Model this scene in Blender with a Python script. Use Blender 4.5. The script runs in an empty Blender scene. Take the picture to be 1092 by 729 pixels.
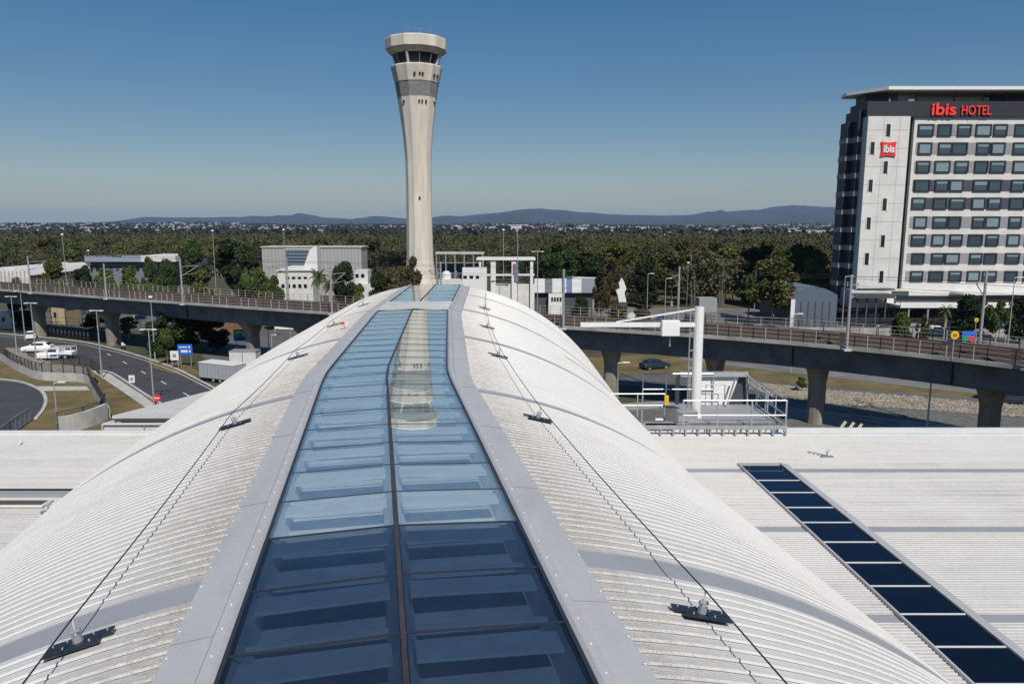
import bpy, math, random
import numpy as np
from mathutils import Vector, Matrix
random.seed(7); RNG = np.random.default_rng(11)
SC = bpy.context.scene; COL = SC.collection
# ------------------------------------------------------------------ camera model (survey helpers)
CAMH = 20.0; FP = 789.0; PITCH = math.atan(0.157)
SP, CP = math.sin(PITCH), math.cos(PITCH)
def ray(px, py):
    u = (px-546)/FP; v = (py-364.5)/FP
    return u, CP - v*SP, SP + v*CP          # x, forward, down
def P(px, py, z=0.0):                        # survey: point of the photo on the level z
    u, f, d = ray(px, py); t = (CAMH-z)/d
    return Vector((u*t, f*t, z))
def Q(px, py, Y):                            # survey: point of the photo on the plane y = Y
    u, f, d = ray(px, py); t = Y/f
    return Vector((u*t, Y, CAMH-d*t))
# ------------------------------------------------------------------ materials
MATS = {}
def mat(name, col, rough=0.6, metal=0.0, var=0.0, scale=3.0, spec=0.5, bump=0.0, bscale=20, col2=None, stretch=None, obj_rand=0.0):
    if name in MATS: return MATS[name]
    m = bpy.data.materials.new(name); m.use_nodes = True
    nt = m.node_tree; b = nt.nodes['Principled BSDF']
    b.inputs['Roughness'].default_value = rough; b.inputs['Metallic'].default_value = metal
    b.inputs['Specular IOR Level'].default_value = spec
    b.inputs['Base Color'].default_value = (*col, 1)
    if var > 0 or col2:
        tc = nt.nodes.new('ShaderNodeTexCoord'); mp = nt.nodes.new('ShaderNodeMapping')
        nt.links.new(tc.outputs['Object'], mp.inputs[0])
        if stretch: mp.inputs['Scale'].default_value = stretch
        n = nt.nodes.new('ShaderNodeTexNoise'); n.inputs['Scale'].default_value = scale; n.inputs['Detail'].default_value = 6
        n.inputs['Roughness'].default_value = 0.65
        nt.links.new(mp.outputs[0], n.inputs['Vector'])
        r = nt.nodes.new('ShaderNodeValToRGB'); nt.links.new(n.outputs['Fac'], r.inputs[0])
        c2 = col2 if col2 else tuple(c*(1-var) for c in col)
        c1 = col if col2 else tuple(min(1, c*(1+var*0.6)) for c in col)
        r.color_ramp.elements[0].position = 0.36; r.color_ramp.elements[1].position = 0.64
        r.color_ramp.elements[0].color = (*c2, 1); r.color_ramp.elements[1].color = (*c1, 1)
        out = r.outputs[0]
        if obj_rand:
            oi = nt.nodes.new('ShaderNodeObjectInfo'); hs = nt.nodes.new('ShaderNodeHueSaturation')
            mr = nt.nodes.new('ShaderNodeMapRange'); mr.inputs[3].default_value = 1-obj_rand; mr.inputs[4].default_value = 1+obj_rand
            nt.links.new(oi.outputs['Random'], mr.inputs[0]); nt.links.new(mr.outputs[0], hs.inputs['Value'])
            nt.links.new(out, hs.inputs['Color']); out = hs.outputs[0]
        nt.links.new(out, b.inputs['Base Color'])
    if bump:
        tc = nt.nodes.new('ShaderNodeTexCoord'); n = nt.nodes.new('ShaderNodeTexNoise'); n.inputs['Scale'].default_value = bscale; n.inputs['Detail'].default_value = 5
        bp = nt.nodes.new('ShaderNodeBump'); bp.inputs['Strength'].default_value = bump; bp.inputs['Distance'].default_value = 0.05
        nt.links.new(tc.outputs['Object'], n.inputs['Vector']); nt.links.new(n.outputs['Fac'], bp.inputs['Height']); nt.links.new(bp.outputs[0], b.inputs['Normal'])
    MATS[name] = m; return m

def roof_mat(name, base, dirt, amount, sx, sy, rough=0.45, dirt_attr=False):
    m = bpy.data.materials.new(name); m.use_nodes = True; nt = m.node_tree; b = nt.nodes['Principled BSDF']
    N = nt.nodes.new; L = nt.links.new
    tc = N('ShaderNodeTexCoord')
    def noise(scale, st, det=7):
        mp = N('ShaderNodeMapping'); mp.inputs['Scale'].default_value = st; L(tc.outputs['Object'], mp.inputs[0])
        n = N('ShaderNodeTexNoise'); n.inputs['Scale'].default_value = scale; n.inputs['Detail'].default_value = det; n.inputs['Roughness'].default_value = 0.7
        L(mp.outputs[0], n.inputs['Vector']); return n.outputs['Fac']
    a = noise(1.0, (sx, sy, 1)); c = noise(0.25, (1, 1, 1), 4); d = noise(14.0, (1, 1, 1), 3)
    def ramp(f, p0, p1):
        r = N('ShaderNodeMapRange'); r.inputs[1].default_value = p0; r.inputs[2].default_value = p1; r.clamp = True
        L(f, r.inputs[0]); return r.outputs[0]
    m1 = N('ShaderNodeMath'); m1.operation = 'MULTIPLY'; L(ramp(a, .4, .75), m1.inputs[0]); L(ramp(c, .35, .7), m1.inputs[1])
    m2 = N('ShaderNodeMath'); m2.operation = 'MULTIPLY_ADD'; L(ramp(d, .45, .8), m2.inputs[0]); m2.inputs[1].default_value = 0.45; L(m1.outputs[0], m2.inputs[2])
    m3 = N('ShaderNodeMath'); m3.operation = 'MULTIPLY'; L(m2.outputs[0], m3.inputs[0]); m3.inputs[1].default_value = amount; m3.use_clamp = True
    if dirt_attr:
        at = N('ShaderNodeAttribute'); at.attribute_name = 'weathering'
        g1 = noise(6.0, (1.0, 5.0, 1), 9); g2 = noise(42.0, (1, 1.6, 1), 5)
        a1 = N('ShaderNodeMath'); a1.operation = 'MULTIPLY_ADD'; L(ramp(g1,.35,.7), a1.inputs[0]); a1.inputs[1].default_value = .5; a1.inputs[2].default_value = .12
        a2 = N('ShaderNodeMath'); a2.operation = 'MULTIPLY_ADD'; L(ramp(g2,.45,.75), a2.inputs[0]); a2.inputs[1].default_value = .75; L(a1.outputs[0], a2.inputs[2])
        a3 = N('ShaderNodeMath'); a3.operation = 'MULTIPLY'; L(a2.outputs[0], a3.inputs[0]); L(at.outputs['Fac'], a3.inputs[1])
        a4 = N('ShaderNodeMath'); a4.operation = 'ADD'; a4.use_clamp = True; L(m3.outputs[0], a4.inputs[0]); L(a3.outputs[0], a4.inputs[1]); m3 = a4
    mx = N('ShaderNodeMix'); mx.data_type = 'RGBA'; L(m3.outputs[0], mx.inputs[0])
    mx.inputs[6].default_value = (*base, 1); mx.inputs[7].default_value = (*dirt, 1)
    L(mx.outputs[2], b.inputs['Base Color']); b.inputs['Roughness'].default_value = rough
    b.inputs['Specular IOR Level'].default_value = 0.4
    MATS[name] = m; return m

def glass_mat(name, tint, gloss, r0, dust=0.0, dustcol=(.4,.5,.55), expo=5.0):
    m = bpy.data.materials.new(name); m.use_nodes = True; nt = m.node_tree; nt.nodes.clear()
    N = nt.nodes.new; L = nt.links.new
    def M(op, a, b=None):
        n = N('ShaderNodeMath'); n.operation = op; L(a, n.inputs[0]) if not isinstance(a,(int,float)) else setattr(n.inputs[0],'default_value',a)
        if b is not None: L(b, n.inputs[1]) if not isinstance(b,(int,float)) else setattr(n.inputs[1],'default_value',b)
        return n.outputs[0]
    o = N('ShaderNodeOutputMaterial'); t = N('ShaderNodeBsdfTransparent'); g = N('ShaderNodeBsdfGlossy'); x = N('ShaderNodeMixShader')
    ge = N('ShaderNodeNewGeometry'); vd = N('ShaderNodeVectorMath'); vd.operation = 'DOT_PRODUCT'; L(ge.outputs['Incoming'], vd.inputs[0]); L(ge.outputs['Normal'], vd.inputs[1])
    f = M('POWER', M('SUBTRACT', 1.0, M('ABSOLUTE', vd.outputs['Value'])), expo)
    fac = M('ADD', M('MULTIPLY', f, 1-r0), r0)
    t.inputs[0].default_value = (*tint, 1); g.inputs['Color'].default_value = (*gloss, 1); g.inputs['Roughness'].default_value = 0.0
    base = t.outputs[0]
    if dust:
        d = N('ShaderNodeBsdfDiffuse'); d.inputs[0].default_value = (*dustcol, 1); y = N('ShaderNodeMixShader')
        tc = N('ShaderNodeTexCoord'); n = N('ShaderNodeTexNoise'); n.inputs['Scale'].default_value = 1.7; n.inputs['Detail'].default_value = 9; n.inputs['Roughness'].default_value = .75; L(tc.outputs['Object'], n.inputs['Vector'])
        mr = N('ShaderNodeMapRange'); mr.inputs[1].default_value = .35; mr.inputs[2].default_value = .75; mr.inputs[3].default_value = dust*.6; mr.inputs[4].default_value = dust*1.5; L(n.outputs['Fac'], mr.inputs[0])
        L(mr.outputs[0], y.inputs[0]); L(base, y.inputs[1]); L(d.outputs[0], y.inputs[2]); base = y.outputs[0]
    L(fac, x.inputs[0]); L(base, x.inputs[1]); L(g.outputs[0], x.inputs[2]); L(x.outputs[0], o.inputs[0])
    MATS[name] = m; return m

def leaf_mat(name, c1, c2, c3):
    m = bpy.data.materials.new(name); m.use_nodes = True; nt = m.node_tree; b = nt.nodes['Principled BSDF']
    N = nt.nodes.new; L = nt.links.new
    tc = N('ShaderNodeTexCoord'); n = N('ShaderNodeTexNoise'); n.inputs['Scale'].default_value = 0.45; n.inputs['Detail'].default_value = 5; n.inputs['Roughness'].default_value = .7
    L(tc.outputs['Object'], n.inputs['Vector'])
    r = N('ShaderNodeValToRGB'); L(n.outputs['Fac'], r.inputs[0])
    e = r.color_ramp.elements; e[0].position = .3; e[1].position = .72; e[0].color = (*c1, 1); e[1].color = (*c3, 1)
    q = e.new(.5); q.color = (*c2, 1)
    n2 = N('ShaderNodeTexNoise'); n2.inputs['Scale'].default_value = .07; n2.inputs['Detail'].default_value = 3; L(tc.outputs['Object'], n2.inputs['Vector'])
    q2 = N('ShaderNodeMapRange'); q2.inputs[1].default_value = .35; q2.inputs[2].default_value = .65; q2.inputs[3].default_value = -.16; q2.inputs[4].default_value = .16; L(n2.outputs['Fac'], q2.inputs[0])
    ad = N('ShaderNodeMath'); ad.operation = 'ADD'; L(n.outputs['Fac'], ad.inputs[0]); L(q2.outputs[0], ad.inputs[1]); L(ad.outputs[0], r.inputs[0])
    oi = N('ShaderNodeObjectInfo'); mr = N('ShaderNodeMapRange'); mr.inputs[3].default_value = .75; mr.inputs[4].default_value = 1.3
    hs = N('ShaderNodeHueSaturation'); L(oi.outputs['Random'], mr.inputs[0]); L(mr.outputs[0], hs.inputs['Value']); L(r.outputs[0], hs.inputs['Color'])
    L(hs.outputs[0], b.inputs['Base Color']); b.inputs['Roughness'].default_value = .7; b.inputs['Specular IOR Level'].default_value = .15
    MATS[name] = m; return m

M_roof   = roof_mat('roof_sheet_white', (.64,.632,.61), (.30,.262,.225), .42, .25, 3.0, dirt_attr=True)
M_groove = mat('rib_groove', (.20,.19,.175), .9, var=.2, scale=6)
M_dirty  = roof_mat('roof_sheet_weathered', (.61,.59,.555), (.30,.27,.24), .95, .8, 9.0)
M_flat   = roof_mat('roof_sheet_flat', (.62,.605,.575), (.36,.345,.32), .95, .10, 2.6)
M_flash  = roof_mat('flashing_grey', (.45,.447,.45), (.27,.26,.25), .55, 2.0, .5, .5)
M_band   = roof_mat('joint_band_grey', (.33,.335,.36), (.22,.22,.23), .5, 1, 1, .5)
M_seam   = mat('seam_dark', (.11,.10,.095), .8)
M_frame  = mat('skylight_bar', (.028,.032,.045), .45)
M_copper = mat('skylight_ridge_bar', (.055,.045,.05), .5, var=.3)
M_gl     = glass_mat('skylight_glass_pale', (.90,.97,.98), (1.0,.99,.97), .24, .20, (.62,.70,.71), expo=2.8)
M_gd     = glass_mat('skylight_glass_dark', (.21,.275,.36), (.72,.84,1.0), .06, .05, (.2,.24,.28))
M_gblue  = glass_mat('skylight_glass_blue', (.05,.09,.15), (.6,.75,.95), .05, .03, (.15,.2,.28))
M_well   = mat('well_white', (.80,.82,.82), .6, var=.1)
M_wellfloor = mat('well_floor', (.74,.76,.75), .7, var=.2, scale=1.2)
M_white  = mat('painted_white', (.72,.72,.70), .5, var=.06, scale=1.5)
M_offw   = mat('render_offwhite', (.62,.61,.58), .7, var=.1, scale=.4)
M_galv   = mat('galvanised_steel', (.45,.46,.47), .4, .4, var=.15, scale=4)
M_galvd  = mat('galvanised_dull', (.33,.34,.35), .5, .3, var=.15, scale=4)
M_black  = mat('plate_black', (.018,.024,.038), .45, var=.3, scale=9)
M_cable  = mat('cable_dark', (.02,.02,.022), .5)
M_conc   = mat('concrete', (.34,.33,.31), .85, var=.25, scale=.6)
M_concl  = mat('concrete_pale', (.46,.45,.42), .85, var=.2, scale=.7)
M_concd  = mat('concrete_dark', (.15,.16,.185), .85, var=.3, scale=.5)  # darkened, bluish: puts the girder's shade into the colour; also dark roof panels
M_pier   = mat('pier_concrete', (.26,.235,.20), .85, var=.3, scale=.8, stretch=(1,1,.25))
M_tower  = mat('tower_concrete', (.62,.57,.49), .8, var=.16, scale=.55, stretch=(1,1,.12))
M_towerg = mat('tower_grey_panel', (.22,.21,.20), .7, var=.2, scale=.8)
M_dglass = mat('dark_glass', (.012,.016,.022), .08, spec=.8)
M_pane   = mat('hotel_pane', (.035,.06,.085), .06, spec=1.0)
M_panel  = mat('hotel_pane_blind', (.19,.26,.29), .2, spec=.8)
M_red    = mat('sign_red', (.75,.03,.03), .5)
M_redlit = mat('sign_letters_red', (.85,.05,.03), .5)
M_char   = mat('cladding_charcoal', (.022,.024,.032), .5, var=.15)
M_greyp  = mat('cladding_grey', (.27,.27,.28), .6, var=.1)
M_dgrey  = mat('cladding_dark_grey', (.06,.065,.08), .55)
M_asph   = mat('asphalt', (.055,.057,.062), .85, var=.22, scale=.35)
M_asphl  = mat('asphalt_old', (.11,.11,.11), .9, var=.25, scale=.2)
M_line   = mat('road_paint', (.62,.62,.58), .7, var=.15)
M_grass  = mat('dry_grass', (.19,.135,.055), .95, var=.0, col2=(.085,.075,.025), scale=.25)
M_bluep  = mat('sign_blue', (.02,.13,.55), .4)
M_greenp = mat('sign_green', (.0,.30,.13), .4)
M_yel    = mat('yellow_paint', (.75,.42,.02), .5)
M_orange = mat('orange_plastic', (.85,.30,.14), .5)
M_rubber = mat('rubber', (.015,.015,.015), .8)
M_carw   = mat('car_white', (.78,.78,.77), .25, spec=.7)
M_card   = mat('car_dark', (.02,.025,.035), .2, spec=.8)
M_cars   = mat('car_silver', (.42,.44,.46), .3, .4)
M_carb   = mat('car_blue', (.03,.07,.22), .25)
M_carr   = mat('car_red', (.16,.012,.012), .3)
M_ballast= mat('ballast_brown', (.066,.055,.049), .95, col2=(.036,.033,.031), scale=2.5)
M_rail   = mat('rail_steel', (.16,.10,.08), .5, .4)
M_fence  = mat('fence_dark', (.05,.05,.055), .6)
M_fencer = mat('viaduct_railing', (.40,.37,.34), .6)
M_bark   = mat('bark', (.16,.12,.09), .9, var=.3)
M_barkp  = mat('bark_pale', (.36,.32,.27), .9, var=.3)
M_stone  = mat('rock', (.27,.235,.19), .95, var=.35, scale=.9)
M_brick  = mat('orange_wall', (.34,.17,.09), .9, var=.3)
M_leafd  = leaf_mat('leaf_dark', (.018,.03,.012), (.03,.048,.017), (.055,.075,.025))
M_leafg  = leaf_mat('leaf_green', (.03,.05,.014), (.06,.085,.022), (.11,.13,.035))
M_leafy  = leaf_mat('leaf_olive', (.055,.06,.02), (.10,.105,.03), (.17,.15,.05))
M_leafb  = leaf_mat('leaf_brown', (.035,.032,.015), (.072,.058,.028), (.11,.088,.04))
M_forest = leaf_mat('leaf_forest', (.027,.033,.015), (.056,.058,.026), (.10,.088,.045))
M_farfol = leaf_mat('leaf_far', (.022,.026,.02), (.034,.038,.028), (.05,.052,.036))
# ------------------------------------------------------------------ objects
def wloc(o):
    v = Vector((0,0,0))
    while o is not None: v += o.location; o = o.parent
    return v
def props(o, label=None, cat=None, group=None, kind=None):
    if label: o['label'] = label
    if cat: o['category'] = cat
    if group: o['group'] = group
    if kind: o['kind'] = kind
    return o
def thing(name, label, cat, loc=(0,0,0), group=None):
    o = bpy.data.objects.new(name, None); COL.objects.link(o); o.location = loc; o.empty_display_size = .3
    return props(o, label, cat, group)
def mesh_obj(name, me, parent=None, loc=None):
    o = bpy.data.objects.new(name, me); COL.objects.link(o)
    if parent is not None: o.parent = parent
    if loc is not None: o.location = loc
    return o
class MB:
    def __init__(s): s.v = []; s.f = []; s.mi = []; s.cur = 0
    def add(s, vs, fs):
        n = len(s.v); s.v += [tuple(v) for v in vs]; s.f += [tuple(i+n for i in f) for f in fs]; s.mi += [s.cur]*len(fs); return s
    def box(s, c, d, rz=0, rx=0, ry=0):
        R = Matrix.Rotation(rz,3,'Z') @ Matrix.Rotation(ry,3,'Y') @ Matrix.Rotation(rx,3,'X')
        h = [x/2 for x in d]; c = Vector(c)
        vs = [c + R @ Vector((a*h[0], b*h[1], e*h[2])) for a in (-1,1) for b in (-1,1) for e in (-1,1)]
        return s.add(vs, [(0,1,3,2),(4,6,7,5),(0,4,5,1),(2,3,7,6),(0,2,6,4),(1,5,7,3)])
    def bb(s, x0,x1,y0,y1,z0,z1): return s.box(((x0+x1)/2,(y0+y1)/2,(z0+z1)/2),(abs(x1-x0),abs(y1-y0),abs(z1-z0)))
    def tube(s, a, b, r, r2=None, n=8, cap=True):
        a = Vector(a); b = Vector(b); r2 = r if r2 is None else r2
        d = (b-a).normalized(); q = Vector((0,0,1)) if abs(d.z) < .9 else Vector((1,0,0))
        x = d.cross(q).normalized(); y = d.cross(x)
        vs = []
        for (p, rr) in ((a,r),(b,r2)):
            for i in range(n):
                t = 2*math.pi*i/n; vs.append(p + x*math.cos(t)*rr + y*math.sin(t)*rr)
        fs = [(i,(i+1)%n,n+(i+1)%n,n+i) for i in range(n)]
        if cap: fs += [tuple(range(n-1,-1,-1)), tuple(range(n,2*n))]
        return s.add(vs, fs)
    def beam(s, a, b, w, h):
        a = Vector(a); b = Vector(b); d = (b-a).normalized(); q = Vector((0,0,1)) if abs(d.z) < .95 else Vector((0,1,0))
        x = d.cross(q).normalized()*w/2; y = x.cross(d).normalized()*h/2
        vs = [p+sx*x+sy*y for p in (a,b) for sx,sy in ((-1,-1),(1,-1),(1,1),(-1,1))]
        return s.add(vs, [(0,1,5,4),(1,2,6,5),(2,3,7,6),(3,0,4,7),(3,2,1,0),(4,5,6,7)])
    def path(s, pts, r, n=6):
        for a, b in zip(pts[:-1], pts[1:]): s.tube(a, b, r, n=n)
        return s
    def prism(s, pts, z0, z1):                      # plan polygon extruded
        n = len(pts); vs = [(p[0],p[1],z0) for p in pts]+[(p[0],p[1],z1) for p in pts]
        return s.add(vs, [tuple(range(n-1,-1,-1)), tuple(range(n,2*n))]+[(i,(i+1)%n,n+(i+1)%n,n+i) for i in range(n)])
    def sheet(s, pts, z):
        return s.add([(p[0],p[1],z) for p in pts], [tuple(range(len(pts)))])
    def strip(s, A, B):                             # ruled strip between two polylines
        n = len(A); return s.add(list(A)+list(B), [(i,i+1,n+i+1,n+i) for i in range(n-1)])
    def lathe(s, c, prof, n=16, ph=0.0, cap=True):
        vs = []
        for r, z in prof:
            for i in range(n):
                t = ph+2*math.pi*i/n; vs.append((c[0]+r*math.cos(t), c[1]+r*math.sin(t), c[2]+z))
        fs = [(k*n+i, k*n+(i+1)%n, (k+1)*n+(i+1)%n, (k+1)*n+i) for k in range(len(prof)-1) for i in range(n)]
        if cap: fs += [tuple(range(n-1,-1,-1)), tuple(range((len(prof)-1)*n, len(prof)*n))]
        return s.add(vs, fs)
    def extrude(s, path, prof):                     # closed profile (offset along n, z) swept on a plan polyline
        path = [Vector((p[0],p[1])) for p in path]; m = len(prof); vs = []
        for i, p in enumerate(path):
            d = (path[min(i+1,len(path)-1)]-path[max(i-1,0)]).normalized(); nn = Vector((-d.y, d.x))
            for o, z in prof: vs.append((p.x+nn.x*o, p.y+nn.y*o, z))
        fs = [(i*m+k, i*m+(k+1)%m, (i+1)*m+(k+1)%m, (i+1)*m+k) for i in range(len(path)-1) for k in range(m)]
        fs += [tuple(range(m)), tuple(range((len(path)-1)*m+m-1, (len(path)-1)*m-1, -1))]
        return s.add(vs, fs)
    def build(s, name, mats, parent=None, at=None, smooth=False, bevel=0, local=False, label=None):
        off = Vector((0,0,0)) if local else (wloc(parent) if parent is not None else Vector((0,0,0)))
        if at is not None: off = off + Vector(at) if False else Vector(at)
        me = bpy.data.meshes.new(name); me.from_pydata([(v[0]-off.x, v[1]-off.y, v[2]-off.z) for v in s.v], [], s.f)
        if not isinstance(mats, (list,tuple)): mats = [mats]
        for m in mats: me.materials.append(m)
        if len(mats) > 1: me.polygons.foreach_set('material_index', s.mi)
        if smooth: me.polygons.foreach_set('use_smooth', [True]*len(me.polygons))
        me.validate(); me.update()
        o = mesh_obj(name, me, parent)
        if at is not None and parent is None: o.location = at
        if bevel:
            b = o.modifiers.new('bevel','BEVEL'); b.width = bevel; b.segments = 2; b.limit_method = 'ANGLE'; b.angle_limit = .7
        if label: o['label'] = label
        return o
def kids(o): return [c for c in ALLKIDS.get(o.name, [])] if False else list(o.children)
def copy_tree(o, parent=None, loc=None, rz=None, scale=None, label=None, group=None):
    c = o.copy(); COL.objects.link(c)
    c.parent = parent if parent is not None else None
    if loc is not None: c.location = loc
    if rz is not None: c.rotation_euler.z = rz
    if scale is not None: c.scale = scale if hasattr(scale,'__len__') else (scale,)*3
    if label: c['label'] = label
    if group: c['group'] = group
    for ch in list(o.children): copy_tree(ch, c)
    return c
def structure(name, mb, m, **k):
    o = mb.build(name, m, **k); o['kind'] = 'structure'; return o
def railing(mb, pts, h, sp, rails=(1.0,.55), rp=.03, rr=.025, n=6):
    for a, b in zip(pts[:-1], pts[1:]):
        a = Vector(a); b = Vector(b); L = (b-a).length; k = max(1, round(L/sp))
        for i in range(k+1):
            p = a.lerp(b, i/k); mb.tube(p, p+Vector((0,0,h)), rp, n=n)
        for q in rails: mb.tube(a+Vector((0,0,h*q)), b+Vector((0,0,h*q)), rr, n=n)
    return mb
def smooth_line(pts, k=6):
    out = []; n = len(pts)
    for i in range(n-1):
        p0 = Vector(pts[max(i-1,0)]); p1 = Vector(pts[i]); p2 = Vector(pts[i+1]); p3 = Vector(pts[min(i+2,n-1)])
        for j in range(k):
            t = j/k; out.append(.5*((2*p1)+(p2-p0)*t+(2*p0-5*p1+4*p2-p3)*t*t+(3*p1-p0-3*p2+p3)*t**3))
    out.append(Vector(pts[-1])); return out
def text_mesh(txt, size, depth, bold=0.0, width=None):
    cu = bpy.data.curves.new('t','FONT'); cu.body = txt; cu.size = size; cu.extrude = depth/2; cu.offset = bold; cu.align_x = 'LEFT'; cu.resolution_u = 4
    ob = bpy.data.objects.new('t', cu); COL.objects.link(ob); bpy.context.view_layer.update()
    me = bpy.data.meshes.new_from_object(ob.evaluated_get(bpy.context.evaluated_depsgraph_get()))
    bpy.data.objects.remove(ob); bpy.data.curves.remove(cu)
    co = np.empty(len(me.vertices)*3); me.vertices.foreach_get('co', co); co = co.reshape(-1,3)
    x0 = co[:,0].min(); w = co[:,0].max()-x0; co[:,0] -= x0
    if width: co[:,0] *= width/w
    me.vertices.foreach_set('co', co.ravel()); me.update(); return me, co[:,1].max()
# ================================================================== TERMINAL ROOF
def ridge(Y): return float(np.interp(Y, [-4,16.9,18.1,30.6,31.8,45], [.85,-2.92,-3.09,-4.16,-4.22,-4.6]))   # straight facets, as the real ridge glazing
def frame_at(Y):
    d = Vector((-.225+.005*Y, 1.0)).normalized(); return Vector((ridge(Y), Y)), d, Vector((d.y, -d.x))
ZC, RB = 4.76, 11.7
def zs(s): return ZC+math.sqrt(max(RB*RB-s*s, 0.0))
def on_roof(Y, s, h=0.0):
    c, d, n = frame_at(Y); z = zs(s); nz = (z-ZC)/RB; ns = s/RB
    return Vector((c.x+n.x*(s+ns*h), c.y+n.y*(s+ns*h), z+nz*h))
Y0R, Y1R = -4.0, 45.0
BANDS = [(7.55,.46),(16.2,.42),(24.6,.42),(33.0,.42),(40.2,.42)]
term = thing('terminal_building', 'long white arched terminal roof with a glass ridge and flat ribbed roofs beside it', 'building', (0,20,0))
def in_band(y):
    for b, w in BANDS:
        if b-w/2 <= y <= b+w/2: return True
    return False
def ribbed_arch(s0, s1, nseg, pitch, rh):
    ys = []; y = Y0R
    while y < Y1R:
        nxt = None
        for b, w in BANDS:
            if y < b-w/2 < y+pitch: nxt = b+w/2; stop = b-w/2
        if nxt:
            ys += [(y,0,0),(stop,0,1),(stop+.001,-.012,1),(nxt-.001,-.012,1)]; y = nxt; continue
        ys += [(y,0,0),(y+pitch-.064,0,2),(y+pitch-.048,0,0),(y+pitch-.038,rh,0),(y+pitch-.012,rh,0)]
        y += pitch
    ys.append((Y1R,0,0))
    a0 = math.asin(s0/RB); a1 = math.asin(s1/RB); ss = [RB*math.sin(a0+(a1-a0)*(k/nseg)) for k in range(nseg+1)]
    vs = [on_roof(y, s, h) for (y,h,_) in ys for s in ss]; m = nseg+1
    fs = [(i*m+k, i*m+k+1, (i+1)*m+k+1, (i+1)*m+k) for i in range(len(ys)-1) for k in range(nseg)]
    mb = MB(); mb.add(vs, fs); mb.mi = [ys[i][2] for i in range(len(ys)-1) for _ in range(nseg)]
    wt = [max(0.0,min(1.0,(3.3-abs(s))/1.1))**.8*.95+.05*(1 if abs(s)<6 else 0) for _ in ys for s in ss]; return mb, wt
for sg in (-1, 1):
    mb, wt = ribbed_arch(sg*1.95, sg*11.62, 54, .19, .024)
    o = mb.build('arched_roof_sheet', [M_roof, M_band, M_groove], term)
    at = o.data.attributes.new('weathering','FLOAT','POINT'); at.data.foreach_set('value', wt)
# flashing beside the ridge skylight
NY = 110; YS = [Y0R+(Y1R-Y0R)*i/NY for i in range(NY+1)]
HW = 1.5
def fl(Y, s, z):
    c, d, n = frame_at(Y); return Vector((c.x+n.x*s, c.y+n.y*s, z))
for sg in (-1,1):
    A = MB(); prof = [(1.47,16.44),(1.53,16.475),(1.62,16.475),(1.66,16.40),(2.02,zs(2.02)+.065),(2.05,zs(2.05)+.01)]
    lines = [[fl(Y, sg*s, z) for Y in YS] for s,z in prof]
    for a, b in zip(lines[:-1], lines[1:]): A.strip(a, b)
    for y in (3.2,6.4,9.6,12.8,16.2,19.8,23.6,27.6,31.6,36,40.5):       # lapped joints
        for s0, s1 in ((1.66,2.03),):
            A.add([fl(y,sg*s0,16.406), fl(y,sg*s1,zs(s1)+.071), fl(y+.05,sg*s1,zs(s1)+.071), fl(y+.05,sg*s0,16.406)], [(0,1,2,3)])
    A.cur = 1; R_ = A; y = Y0R+.1
    while y < 30:
        p = fl(y, sg*1.99, zs(1.99)+.072); R_.lathe(p, [(.012,0),(.012,.008),(.004,.012)], 6)
        p = fl(y+.2, sg*1.575, 16.475); R_.lathe(p, [(.010,0),(.010,.008),(.003,.012)], 6)
        y += .42 if y < 14 else .9
    A.build('ridge_flashing', [M_flash, M_white], term)
# ridge skylight
sky = MB()
def sp(Y, s, dz=0): 
    c, d, n = frame_at(Y); return Vector((c.x+n.x*s, c.y+n.y*s, 16.515-abs(s)*math.tan(math.radians(2.2))+dz))
def sk_frame(a, b):
    m = MB()
    if True:
        m.beam(sp(a+.02,-1.46),sp(a+.02,1.46),.05,.05); m.beam(sp(b-.02,-1.46),sp(b-.02,1.46),.05,.05)
        yy = [a+(b-a)*i/40 for i in range(41)]
        for s, w, h in ((-1.46,.038,.04),(1.46,.038,.04)):
            for p, q in zip(yy[:-1], yy[1:]): m.beam(sp(p,s,.0), sp(q,s,.0), w, h)
    return m
frm = sk_frame(Y0R,31.2).build('ridge_skylight', M_frame, term); frm2 = sk_frame(34.2,44.6).build('ridge_skylight', M_frame, term)
for a, b, pf in ((Y0R, 31.2, frm),(34.2, 44.6, frm2)):
    rb = MB(); yy = [a+(b-a)*i/40 for i in range(41)]
    for p, q in zip(yy[:-1], yy[1:]): rb.beam(sp(p,0,.008), sp(q,0,.008), .045, .035)
    rb.build('ridge_bar', M_copper, pf)
def sub(mb, name, m, par, **k):          # sub-part of an unlocated part
    return mb.build(name, m, par, **k)
frm_off = wloc(frm)
sub_y = [-3.5,-2.3,-1.1,.1,1.3,2.5,3.7,4.83,5.95,7.05,8.28]
y = 8.28
while y < 30.2: sub_y.append(round(y+1.13,3)); y += 1.13
sub_y = [v for v in sub_y if v < 31.0]+[31.15]
for k, (a, b) in enumerate(zip(sub_y[:-1], sub_y[1:])):
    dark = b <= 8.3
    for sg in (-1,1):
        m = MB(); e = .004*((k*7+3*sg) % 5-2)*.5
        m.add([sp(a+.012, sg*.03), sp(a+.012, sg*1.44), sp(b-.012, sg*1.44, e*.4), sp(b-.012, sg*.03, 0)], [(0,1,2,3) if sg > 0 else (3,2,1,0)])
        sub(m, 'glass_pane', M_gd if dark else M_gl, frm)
        m = MB()
        m.beam(sp(b, sg*.02, .0), sp(b, sg*1.46, .0), .014 if not dark else .022, .014); sub(m, 'glazing_bar', M_frame, frm)
        m = MB(); m.beam(sp(b-.19, sg*.10, -.07), sp(b-.19, sg*1.36, -.07), .30, .03)
        sub(m, 'cross_fin', M_well, frm); m = MB(); m.beam(sp(a*.62+b*.38, sg*.12, -.20), sp(a*.62+b*.38, sg*1.385, -.20), .05, .03); sub(m, 'cross_fin', M_well, frm)
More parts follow.
